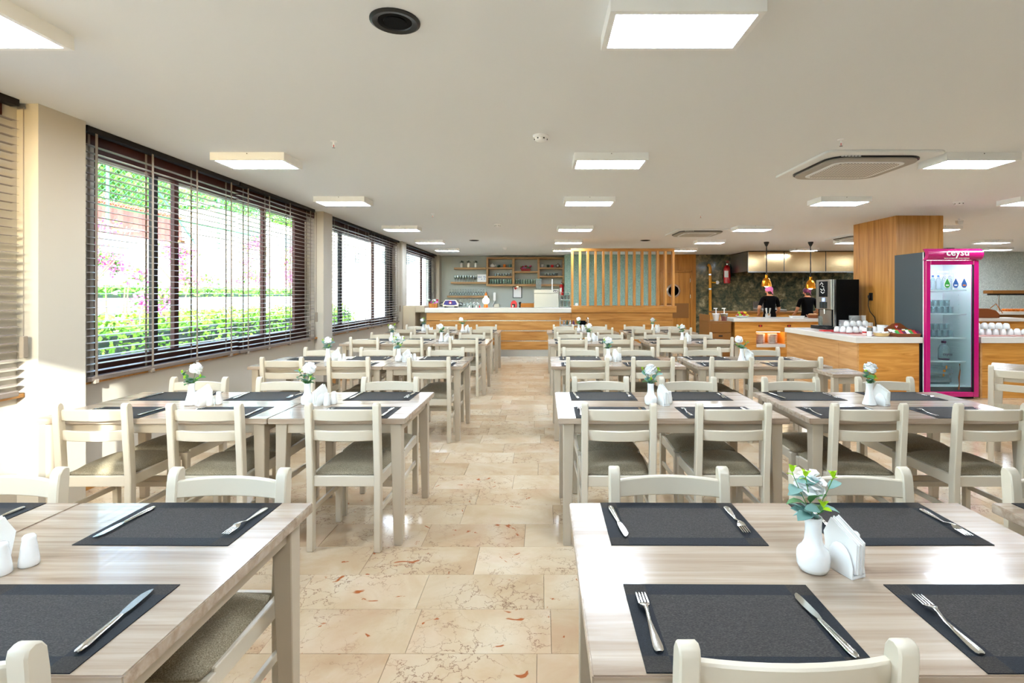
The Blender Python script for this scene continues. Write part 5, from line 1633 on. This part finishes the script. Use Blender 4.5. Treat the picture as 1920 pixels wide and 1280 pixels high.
obj('tin', MB().lathe([(0.027, 0), (0.029, 0.004), (0.029, 0.09), (0.025, 0.095)], 16).mesh('tin', 'porcelain', True, angle=50), t)
obj('tin_band', MB().lathe([(0.0295, 0.02), (0.0295, 0.045)], 16).mesh('tin_band', 'print_red', True), t)
obj('mug_large', MB().lathe([(0.055, 0), (0.065, 0.01), (0.075, 0.13), (0.07, 0.14), (0.02, 0.142)], 20).mesh('mug_large', 'porcelain', True), None, (5.18, 7.865, ZI + 0.0005), label='large white jar behind the wicker basket', cat='jar')
obj('mug_small', MB().lathe([(0.03, 0), (0.034, 0.004), (0.033, 0.07), (0.029, 0.07), (0.028, 0.006)], 16).mesh('mug_small', 'porcelain', True), None, (4.73, 7.47, ZI + 0.0005), label='small white cup at the front edge of the island', cat='cup')
t = thing('wicker_basket', 'round wicker basket of sachets on the island', 'basket', (4.89, 7.45, ZI + 0.0005))
g = MB().lathe([(0.07, 0), (0.085, 0.005), (0.105, 0.05), (0.1, 0.052), (0.082, 0.008)], 22).mesh('basket', 'wicker', True)
obj('basket', g, t)
for k in range(16):
    a = k * 2.4
    r_ = 0.075 * math.sqrt(k / 16)
    obj('sachet', MB().cbox(0, 0, 0, 0.05, 0.012, 0.025).mesh('sachet', ('napkin_paper', 'porcelain')[k % 2], bevel=0.003), t, (r_ * math.cos(a), r_ * math.sin(a), 0.055), (random.uniform(-0.6, 0.6), random.uniform(-0.5, 0.5), a))
t = thing('tea_display', 'wooden tea box with an arched back full of colourful packets', 'tea box', (5.19, 7.45, ZI))
obj('tray_base', MB().hexa([(-0.17, -0.14, 0), (0.155, -0.14, 0), (0.155, 0.1, 0), (-0.17, 0.1, 0)], [(-0.19, -0.16, 0.05), (0.16, -0.16, 0.05), (0.16, 0.11, 0.05), (-0.19, 0.11, 0.05)]).mesh('tray_base', 'dark_wood_tray', bevel=0.004), t)
arch = [(-0.19, 0.05), (0.16, 0.05), (0.16, 0.11), (0.13, 0.12), (0.09, 0.155), (0.04, 0.185), (-0.02, 0.19), (-0.08, 0.175), (-0.13, 0.14), (-0.17, 0.115), (-0.19, 0.11)]
obj('arched_back', MB().prism(arch, 0.1, 0.115, 'y').mesh('arched_back', 'dark_wood_tray', bevel=0.003), t)
obj('emblem', MB().lathe([(0.028, 0), (0.028, 0.004)], 16, (-0.02, 0.095, 0.14), axis='y').mesh('emblem', 'print_red'), t)
obj('emblem_mark', MB().box(-0.038, 0.0925, 0.135, -0.002, 0.095, 0.145).prism([(-0.03, 0.13), (-0.01, 0.13), (-0.02, 0.115)], 0.0925, 0.095, 'y').mesh('emblem_mark', 'print_white'), t)
pk = ['print_green', 'food_yellow', 'print_red', 'napkin_paper', 'cap_purple', 'food_green', 'print_white', 'print_red']
for i in range(7):
    for j in range(3):
        obj('tea_packet', MB().cbox(0, 0, 0, 0.048, 0.012, 0.06).mesh('tea_packet', pk[(i * 2 + j * 3) % 8], bevel=0.002), t, (-0.155 + i * 0.048, -0.12 + j * 0.07, 0.066 + j * 0.008), (R(-55), 0, random.uniform(-0.1, 0.1)))
t = thing('power_cord', 'black plug and cord hanging from the pillar socket', 'cord', (5.575, 8.79, 0))
obj('plug', MB().box(-0.03, -0.02, 1.4, 0.008, 0.02, 1.45).mesh('plug', 'black_plastic', bevel=0.004), t)
obj('cable', MB().tube([(-0.02, 0, 1.41), (-0.03, 0, 1.28), (-0.02, -0.03, 1.17), (-0.01, -0.14, 1.08), (-0.03, -0.2, 0.98), (-0.04, -0.2, 0.868)], 0.008, 8).mesh('cable', 'black_plastic', True), t)

# ------------------------------------------------------------------ drinks fridge
fx0, fx1, fy0, fy1, fh = 5.385, 6.11, 7.24, 7.92, 2.1
fr = thing('drinks_fridge', 'tall drinks fridge with magenta door frame and lit sign', 'fridge', ((fx0 + fx1) / 2, fy0, 0), R(-2))
hw = (fx1 - fx0) / 2
obj('cabinet_shell', MB().box(-hw, 0.05, 0.06, -hw + 0.04, 0.68, 2.06).box(hw - 0.04, 0.05, 0.06, hw, 0.68, 2.06).box(-hw + 0.04, 0.64, 0.06, hw - 0.04, 0.68, 2.06).box(-hw + 0.04, 0.05, 0.06, hw - 0.04, 0.64, 0.16).box(-hw + 0.04, 0.05, 1.95, hw - 0.04, 0.64, 2.06).mesh('cabinet_shell', 'fridge_grey'), fr)
obj('liner', MB().box(-hw + 0.04, 0.06, 0.16, -hw + 0.05, 0.63, 1.95).box(hw - 0.05, 0.06, 0.16, hw - 0.04, 0.63, 1.95).box(-hw + 0.05, 0.62, 0.16, hw - 0.05, 0.64, 1.95).box(-hw + 0.05, 0.06, 0.16, hw - 0.05, 0.62, 0.17).box(-hw + 0.05, 0.06, 1.94, hw - 0.05, 0.62, 1.95).mesh('liner', 'fridge_white'), fr)
rb = MB().box(-0.003, 0.3, 0, 0.003, 0.6, 0.012).mesh('liner_rib', 'fridge_white')
for k in range(20):
    obj('liner_rib', rb, fr, (hw - 0.055, 0, 0.4 + k * 0.07))
obj('door_frame', MB().box(-hw, 0, 0.03, -hw + 0.065, 0.05, 1.94).box(hw - 0.075, 0, 0.03, hw, 0.05, 1.94).box(-hw + 0.065, 0, 0.03, hw - 0.075, 0.05, 0.1).box(-hw + 0.065, 0, 1.88, hw - 0.075, 0.05, 1.94).mesh('door_frame', 'magenta', bevel=0.006), fr)
obj('door_glass', MB().box(-hw + 0.06, 0.022, 0.095, hw - 0.07, 0.028, 1.885).mesh('door_glass', 'fridge_glass'), fr)
obj('door_gasket', MB().box(hw - 0.085, -0.002, 0.1, hw - 0.073, 0.02, 1.88).mesh('door_gasket', 'black_plastic'), fr)
obj('edge_strip', MB().box(-hw - 0.004, 0.045, 0.03, -hw, 0.06, 2.06).mesh('edge_strip', 'lamp_white'), fr)
obj('plinth', MB().box(-hw + 0.03, 0.06, 0.0, hw - 0.03, 0.66, 0.06).mesh('plinth', 'black_plastic'), fr)
g = [[(x, -0.005 - 0.055 * math.sin(PI * k / 8) ** 0.7, 1.945 + 0.16 * k / 8) for x in (-hw - 0.005, hw + 0.02)] for k in range(9)]
hdr = obj('header_sign', MB().slab(g, (0, 0.07, 0)).mesh('header_sign', 'magenta', True, angle=60), fr)
tm = text_mesh('lettering', 'ceysu', 0.14, 'print_white', 0.002, bold=0.0012)
obj('lettering', tm, hdr, (0.02, -0.07, 2.045), (R(90), 0, 0))
obj('tagline', text_mesh('tagline', 'DOGAL KAYNAK SUYU   DOGAL MINERALLI', 0.017, 'print_white', 0.001), hdr, (0.02, -0.05, 1.966), (R(80), 0, 0))
obj('hinge_block', MB().box(-0.04, 0.05, 2.06, 0.07, 0.15, 2.12).mesh('hinge_block', 'black_plastic', bevel=0.005), fr)
obj('fridge_lamp', MB().box(-hw + 0.08, 0.08, 1.925, hw - 0.08, 0.11, 1.939).mesh('fridge_lamp', 'fridge_light'), fr)
sz = [1.52, 1.18, 0.84, 0.505]
for z in sz:
    mb_ = MB().box(-hw + 0.052, 0.12, z - 0.006, hw - 0.08, 0.13, z + 0.012).box(-hw + 0.052, 0.6, z - 0.006, hw - 0.08, 0.61, z)
    obj('shelf_front', mb_.mesh('shelf_front', 'lamp_white'), fr)
    mb_ = MB()
    for k in range(16):
        x = -hw + 0.06 + k * 0.0375
        mb_.box(x - 0.002, 0.12, z - 0.006, x + 0.002, 0.61, z - 0.002)
    obj('shelf_wires', mb_.mesh('shelf_wires', 'lamp_white'), fr)
obj('text_line', text_mesh('text_line', '#ceysu | ENGELLER', 0.055, 'print_white', 0.0008), fr, (0.03, 0.018, 1.785), (R(90), 0, 0))
obj('text_line', text_mesh('text_line', 'dogdugu |', 0.055, 'print_white', 0.0008), fr, (-0.06, 0.018, 1.73), (R(90), 0, 0))
for k in range(3):
    obj('social_dot', MB().lathe([(0.016, 0), (0.016, 0.002)], 14, (0.09 + k * 0.05, 0.016, 1.73), axis='y').mesh('social_dot', 'print_white'), fr)
drop = [(0, 0.09), (0.022, 0.045), (0.036, 0.015), (0.036, -0.015), (0.02, -0.038), (0, -0.044), (-0.02, -0.038), (-0.036, -0.015), (-0.036, 0.015), (-0.022, 0.045)]
for k, m_ in enumerate(('print_green', 'print_blue', 'print_blue')):
    st = obj('drop_sticker', MB().prism([(a * 1.18, b * 1.15) for a, b in drop], 0.016, 0.019, 'y').mesh('drop_sticker', 'print_white'), fr, (-0.06 + k * 0.115, 0, 1.6))
    obj('drop_print', MB().prism(drop, 0.014, 0.016, 'y').mesh('drop_print', m_), st)
    obj('drop_text', MB().box(-0.02, 0.0125, -0.016, 0.02, 0.014, 0.002).mesh('drop_text', 'print_white' if k < 2 else 'food_orange'), st)
ca, sa = math.cos(R(-2)), math.sin(R(-2))
def fpos(x, y, z):
    return ((fx0 + fx1) / 2 + x * ca - y * sa, fy0 + x * sa + y * ca, z)
btl = MB().lathe([(0.03, 0), (0.032, 0.01), (0.032, 0.12), (0.026, 0.15), (0.012, 0.172), (0.012, 0.19)], 12).mesh('bottle_body', 'bottle_plastic', True)
capm = MB().cyl(0, 0, 0.186, 0.205, 0.014, 10).mesh('bottle_cap', 'cap_purple')
capb = MB().cyl(0, 0, 0.186, 0.205, 0.014, 10).mesh('bottle_cap', 'print_blue')
shot = MB().lathe([(0.028, 0), (0.034, 0.006), (0.036, 0.09), (0.033, 0.095), (0.03, 0.01)], 12).mesh('glass_cup', 'bottle_plastic', True)
big = MB().lathe([(0.065, 0), (0.07, 0.02), (0.07, 0.16), (0.05, 0.21), (0.022, 0.235), (0.022, 0.25)], 16).mesh('bottle_body', 'bottle_plastic', True)
bigc = MB().cyl(0, 0, 0.245, 0.275, 0.03, 14).mesh('bottle_cap', 'cap_purple')
for i in range(6):
    t = thing('water_bottle', 'small clear water bottle on the top fridge shelf, %s from the hinge-free side' % NTH[i], 'bottle', fpos(-0.27 + i * 0.078, 0.22, sz[0] + 0.0125), 0, 'bottles on the top fridge shelf')
    obj('bottle_body', btl, t)
    obj('bottle_cap', capb, t)
for s_i, z in ((1, sz[1]), (2, sz[2])):
    for lv in range(2):
        for i in range(6 if lv == 0 else 5):
            obj('water_cup', shot, None, fpos(-0.27 + i * 0.08 + lv * 0.03, 0.22, z + 0.0125 + lv * 0.0965), None, label='sealed clear water cup, %s fridge shelf, %s layer, %s' % (('', 'second', 'third')[s_i], ('lower', 'upper')[lv], NTH[i]), cat='cup', group='water cups in the fridge')
for i, x in enumerate((-0.24, 0.06)):
    t = thing('water_jug', 'large clear water bottle with purple cap in the fridge, %s one' % ('half hidden' if i == 0 else 'middle'), 'bottle', fpos(x, 0.25, sz[3] + 0.0125), 0, 'large bottles in the fridge')
    obj('bottle_body', big, t)
    obj('bottle_cap', bigc, t)
    obj('bottle_print', MB().lathe([(0.0705, 0.01), (0.0705, 0.022)], 16).mesh('bottle_print', 'cap_purple', True), t)
    if i:
        obj('bottle_lettering', text_mesh('bottle_lettering', 'ceysu', 0.06, 'cap_purple', 0.001), t, (0.0, -0.073, 0.09), (R(90), 0, 0))
for i in range(2):
    t = thing('water_pack', 'shrink-wrapped pack lying at the bottom of the fridge, %s' % ('lower one' if i == 0 else 'upper one'), 'pack', fpos(-0.06 + 0.02 * i, 0.3, 0.171 + i * 0.122), 0, 'packs at the bottom of the fridge')
    obj('wrap', MB().box(-0.2, -0.1, 0, 0.22, 0.15, 0.12).mesh('wrap', 'bottle_plastic', bevel=0.03, seg=2), t)
    for k in range(3):
        obj('packed_bottle', MB().lathe([(0.034, -0.19), (0.036, -0.1), (0.036, 0.15), (0.014, 0.19)], 10, (0.01, -0.06 + k * 0.08, 0.06), axis='x').mesh('packed_bottle', 'bottle_plastic', True), t)
obj('streak', MB().tube([(0.12, 0.03, 0.49), (0.125, 0.03, 0.4), (0.11, 0.03, 0.3), (0.115, 0.03, 0.2), (0.105, 0.03, 0.13)], [0.008, 0.007, 0.01, 0.006, 0.012], 6).mesh('streak', 'dark_wood_tray', True), fr)
obj('drip', MB().blob((-0.06, 0.031, 0.44), (0.012, 0.003, 0.03), 8, 6).blob((-0.09, 0.031, 0.39), (0.02, 0.003, 0.02), 8, 6).blob((-0.1, 0.031, 0.33), (0.012, 0.003, 0.02), 8, 6).mesh('drip', 'food_orange', True), fr)

# ------------------------------------------------------------------ counters beyond the fridge
rc = thing('cup_counter', 'oak counter with stone top past the fridge', 'counter', (0, 0, 0))
obj('front_panel', MB().box(6.23, 7.32, 0, 9.0, 7.35, 0.777).mesh('front_panel', 'oak_island'), rc)
obj('side_panel', MB().box(6.2, 7.32, 0, 6.23, 8.2, 0.777).mesh('side_panel', 'oak_y'), rc)
obj('back_panel', MB().box(6.23, 8.17, 0, 9.0, 8.2, 0.777).mesh('back_panel', 'oak_island'), rc)
obj('stone_top', MB().box(6.19, 7.29, 0.777, 9.02, 8.22, 0.86).mesh('stone_top', 'countertop', bevel=0.004), rc)
obj('cup_tray', MB().prism(rrect(0.5, 0.2, 0.04), 0, 0.012).mesh('cup_tray', 'pink_tray', bevel=0.004), None, (6.72, 7.62, 0.8605), label='pale tray of upturned cups on the counter past the fridge', cat='tray')
for lv, (n, js) in enumerate(((8, 2), (5, 2))):
    for j in range(js):
        for i in range(n):
            white_cup(6.3 + i * 0.108 + lv * 0.054, 7.56 + j * 0.12, 0.873 + lv * 0.0868, random.uniform(0.7, 1.3), 'upturned white cup past the fridge, %s layer, %s line, %s' % (('lower', 'upper')[lv], ('front', 'back')[j], NTH[i]), 'upturned cups past the fridge')
b2 = thing('buffet_counter', 'brown buffet counter with a pale top near the silver wall', 'counter', (0, 0, 0))
obj('body', MB().box(10.85, 12.55, 0, 15.2, 13.2, 0.97).mesh('body', 'box_brown'), b2)
obj('top_slab', MB().box(10.8, 12.5, 0.97, 15.25, 13.25, 1.04).mesh('top_slab', 'countertop', bevel=0.004), b2)
for k in range(5):
    obj('vent_slot', MB().box(11.3, 12.54, 0.72 + k * 0.035, 11.8, 12.55, 0.735 + k * 0.035).mesh('vent_slot', 'black_plastic'), b2)
sg = thing('sneeze_shelf', 'brown raised serving shelf on a steel post over the buffet', 'shelf', (0, 0, 1.0405))
obj('shelf_board', MB().box(11.0, 12.6, 0.44, 15.2, 12.9, 0.52).mesh('shelf_board', 'box_brown', bevel=0.004), sg)
for x in (11.25, 13.0, 15.0):
    obj('post', MB().cyl(x, 12.75, 0, 0.44, 0.022, 10).mesh('post', 'steel'), sg)
obj('lamp_bar', MB().box(11.0, 12.72, 0.4, 15.1, 12.78, 0.44).mesh('lamp_bar', 'black_plastic'), sg)
roll = MB().blob((0, 0, 0.03), (0.05, 0.035, 0.03), 10, 6).mesh('pastry_body', 'food_orange', True)
obj('pastry_tray', MB().prism(rrect(0.34, 0.16, 0.03), 0, 0.012).mesh('pastry_tray', 'wood_stick', bevel=0.004), None, (11.62, 12.66, 1.0405), label='flat tray under the orange pastries on the buffet', cat='tray')
for j in range(3):
    for i in range(6):
        obj('pastry', roll, None, (11.36 + i * 0.105, 12.57 + j * 0.08, 1.053), None, label='orange pastry on the buffet tray, %s line, %s' % (('front', 'middle', 'back')[j], NTH[i]), cat='pastry', group='orange pastries')
obj('dessert_tray', MB().prism(rrect(0.45, 0.16, 0.03), 0, 0.014).mesh('dessert_tray', 'red_tray', bevel=0.004), None, (12.47, 12.68, 1.0405), label='dark red tray of desserts on the buffet', cat='tray')
for i in range(7):
    t = thing('dessert_cup', 'red dessert on the dark red tray, %s from the pastries' % NTH[i], 'dessert', (12.1 + i * 0.125, 12.66, 1.055), 0, 'red desserts')
    obj('dish', MB().lathe([(0.03, 0), (0.045, 0.05), (0.042, 0.05)], 12).mesh('dish', 'dark_wood_tray', True), t)
    obj('topping', MB().blob((0, 0, 0.06), (0.042, 0.042, 0.035), 10, 6).mesh('topping', 'food_red', True), t)
b3 = thing('small_counter', 'small oak counter with a pale top behind the cup tray', 'counter', (0, 0, 0))
obj('body', MB().box(8.8, 10.8, 0, 10.1, 11.3, 0.9).mesh('body', 'oak_island'), b3)
obj('top_slab', MB().box(8.75, 10.75, 0.9, 10.15, 11.35, 0.965).mesh('top_slab', 'countertop', bevel=0.004), b3)
t = thing('bread_bin', 'dark wooden curved bread bin behind the fridge', 'bread bin', (9.35, 11.05, 0.9655))
obj('bin', MB().prism([(-0.3, 0), (0.3, 0), (0.3, 0.08), (0.22, 0.16), (0.05, 0.2), (-0.2, 0.2), (-0.3, 0.14)], -0.15, 0.15, 'y').mesh('bin', 'dark_wood_tray', bevel=0.006), t)
obj('handle', MB().tube([(0.1, -0.14, 0.2), (0.2, -0.17, 0.3), (0.34, -0.17, 0.1)], 0.008, 8).mesh('handle', 'copper', True), t)

# ------------------------------------------------------------------ outdoors, beyond the windows
struct('ground_garden', MB().box(-60, -12, -0.15, -3.72, 90, 0.12).mesh('ground_garden', 'asphalt'))
struct('wall_terrace_low', MB().box(-9.4, 2, 0, -9.0, 26, 1.38).mesh('wall_terrace_low', 'stucco_white'))
struct('wall_terrace_high', MB().box(-11.4, 2, 0, -11.0, 62, 3.0).mesh('wall_terrace_high', 'stucco_white'))
struct('ground_terrace', MB().box(-11.0, 2, 0, -9.4, 26, 1.3).mesh('ground_terrace', 'soil'))
struct('ground_hill', MB().box(-40, 2, 0, -11.4, 60, 2.95).mesh('ground_hill', 'soil'))
def leaf_cloud(n, boxf, size, rnd):
    mb_ = MB()
    for _ in range(n):
        c = Vector(boxf(rnd))
        d = Vector((rnd.uniform(-1, 1), rnd.uniform(-1, 1), rnd.uniform(-1, 1))).normalized() * size * rnd.uniform(0.6, 1.2)
        f = d.orthogonal().normalized() * d.length * 0.6
        mb_.add([c - d, c + f, c + d, c - f], [(0, 1, 2, 3)])
    return mb_
rnd = random.Random(5)
for i in range(5):
    y0 = 4.6 + i * 2.42
    t = thing('garden_hedge', 'bright green hedge under the windows, %s clump from the front' % NTH[i], 'hedge', (-6.4, y0 + 1.1, 0.12), group='hedge clumps outside')
    def hb(r, y0=y0):
        a, b = r.uniform(-1, 1), r.uniform(-1.15, 1.15)
        z = r.random() ** 0.6
        return (a * 0.6 * (1 - 0.3 * z * z), b, z * (0.95 + 0.12 * math.sin(b * 5)))
    o = obj('foliage', leaf_cloud(2600, hb, 0.045, rnd).mesh('foliage', 'foliage_light'), t)
    o['kind'] = 'stuff'
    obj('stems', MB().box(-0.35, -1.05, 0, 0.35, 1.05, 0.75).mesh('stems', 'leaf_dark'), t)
for i, (x, y, z, s_) in enumerate(((-10.55, 8.6, 1.3, 1.0), (-10.55, 11.9, 1.3, 1.1), (-10.55, 15.3, 1.3, 0.9), (-10.55, 18.8, 1.3, 1.2), (-8.3, 10.8, 0.12, 0.9), (-10.55, 22.4, 1.3, 1.2))):
    t = thing('bougainvillea', 'pink flowering creeper against the white terrace wall, %s from the front' % NTH[i], 'bush', (x, y, z), group='pink creepers outside')
    for k in range(5):
        a = rnd.uniform(-1, 1)
        obj('branch', MB().tube([(0, 0, 0), (0.1 * a, 0.3 * a, 0.5 * s_), (0.2 * a, (0.9 * a), 1.1 * s_), (0.1, 1.3 * a, 1.7 * s_)], [0.03, 0.025, 0.018, 0.01], 6).mesh('branch', 'bark'), t)
    cl = [(rnd.uniform(-0.1, 0.15), rnd.uniform(-1.1, 1.1), rnd.uniform(0.5, 1.9) * s_) for _ in range(9)]
    def bb(r):
        c = r.choice(cl)
        return (c[0] + r.gauss(0, 0.08), c[1] + r.gauss(0, 0.2), c[2] + r.gauss(0, 0.1))
    o = obj('flowers', leaf_cloud(900, bb, 0.045, rnd).mesh('flowers', 'bougainvillea'), t)
    o['kind'] = 'stuff'
    o = obj('leaves', leaf_cloud(350, bb, 0.05, rnd).mesh('leaves', 'foliage_dark'), t)
    o['kind'] = 'stuff'
t = thing('planter_hedge', 'low olive planting along the top of the lower terrace wall', 'hedge', (-9.75, 14, 1.3))
o = obj('foliage', leaf_cloud(3500, lambda r: (r.uniform(-0.2, 0.2), r.uniform(-6, 8), r.random() * 0.35), 0.06, rnd).mesh('foliage', 'foliage_dark'), t)
o['kind'] = 'stuff'
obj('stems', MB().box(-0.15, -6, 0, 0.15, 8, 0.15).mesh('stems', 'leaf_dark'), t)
sh = thing('garden_hut', 'red corrugated metal hut above the terrace wall', 'hut', (-12.4, 15.2, 2.95))
mb_ = MB()
prof = []
for k in range(29):
    y = -1.9 + k * 0.136
    prof.append((0.5 + (0.04 if (k // 2) % 2 else 0.0), y))
poly = prof + [(-0.6, 1.9), (-0.6, -1.9)]
obj('corrugated_wall', MB().prism(poly, 0.0, 1.0).mesh('corrugated_wall', 'shed_red'), sh)
obj('roof_edge', MB().box(-0.65, -1.95, 1.0, 0.6, 1.95, 1.06).mesh('roof_edge', 'shed_red'), sh)
fe = thing('garden_fence', 'green metal fence frame with wire mesh before the red hut', 'fence', (-11.25, 0, 3.0))
for y in (11.0, 13.4, 15.0, 18.0, 21.0):
    obj('post', MB().tube([(0, y, -0.02), (0, y, 2.0)], 0.04, 8).mesh('post', 'fence_green'), fe)
for z in (0.75, 2.0):
    obj('rail', MB().tube([(0, 11.0, z), (0, 21.0, z)], 0.03, 8).mesh('rail', 'fence_green'), fe)
obj('brace', MB().tube([(0, 15.0, 1.6), (0, 16.8, 0.1)], 0.03, 8).mesh('brace', 'fence_green'), fe)
mb_ = MB()
for k in range(60):
    y = 11.0 + k * 0.17
    mb_.tube([(0, y, 0.75), (0, min(21, y + 1.25), 2.0)], 0.005, 3)
    mb_.tube([(0, y, 2.0), (0, min(21, y + 1.25), 0.75)], 0.005, 3)
o = obj('wire_mesh', mb_.mesh('wire_mesh', 'fence_green'), fe)
o['kind'] = 'stuff'
for i, (x, y, z, r_, h) in enumerate(((-18.0, 14.0, 2.95, 2.8, 5.2), (-18.5, 20.6, 2.95, 2.8, 5.6), (-20.5, 27.4, 2.95, 2.8, 5.0), (-21.0, 34.4, 2.95, 3.0, 5.6), (-21.5, 42.0, 2.95, 3.2, 6.0))):
    t = thing('broadleaf_tree', 'leafy green tree on the slope behind the fence, %s from the front' % NTH[i], 'tree', (x, y, z), group='trees on the slope')
    obj('trunk', MB().tube([(0, 0, -0.05), (0.1, 0, h * 0.3), (0, 0.1, h * 0.55)], [0.22, 0.17, 0.1], 8).mesh('trunk', 'bark', True), t)
    for k in range(4):
        a = k * 1.6 + i
        obj('branch', MB().tube([(0.05, 0, h * 0.3), (r_ * 0.35 * math.cos(a), r_ * 0.35 * math.sin(a), h * 0.5), (r_ * 0.65 * math.cos(a), r_ * 0.65 * math.sin(a), h * 0.62)], [0.09, 0.06, 0.03], 6).mesh('branch', 'bark', True), t)
    cs = [(rnd.uniform(-r_, r_) * 0.75, rnd.uniform(-r_, r_) * 0.75, rnd.uniform(0.32, 0.95) * h) for _ in range(22)]
    def tb(r):
        c = r.choice(cs)
        return (c[0] + r.gauss(0, 0.45), c[1] + r.gauss(0, 0.45), c[2] + r.gauss(0, 0.35))
    o = obj('foliage', leaf_cloud(5200, tb, 0.13, rnd).mesh('foliage', 'foliage_dark'), t)
    o['kind'] = 'stuff'
wh = thing('garden_house', 'plain white building beyond the terrace with small windows', 'building', (-12.5, 30, 2.95))
obj('walls', MB().box(-3, -11.0, 0, 0.8, 6, 1.5).mesh('walls', 'stucco_white'), wh)
obj('roof', MB().box(-3.1, -11.1, 1.5, 0.9, 6.1, 1.6).mesh('roof', 'stucco_white'), wh)
for k in range(5):
    obj('window', MB().box(0.8, -9.5 + k * 3.0, 0.45, 0.83, -8.6 + k * 3.0, 1.2).mesh('window', 'building_window'), wh)
ab = thing('street_building', 'bright white apartment block seen through the last window', 'building', (-10, 52, 0.12))
obj('walls', MB().box(-14, 0, 0, 3.0, 10, 13).mesh('walls', 'stucco_white'), ab)
obj('roof', MB().box(-14.2, -0.2, 13, 3.2, 10.2, 13.3).mesh('roof', 'stucco_white'), ab)
for i in range(7):
    for j in range(4):
        w = obj('window', MB().box(-13 + i * 2.3, -0.06, 1.2 + j * 3.0, -11.7 + i * 2.3, 0.0, 2.8 + j * 3.0).mesh('window', 'lamp_white'), ab)
        obj('pane', MB().box(-12.9 + i * 2.3, -0.08, 1.3 + j * 3.0, -11.8 + i * 2.3, -0.06, 2.7 + j * 3.0).mesh('pane', 'building_window'), w)
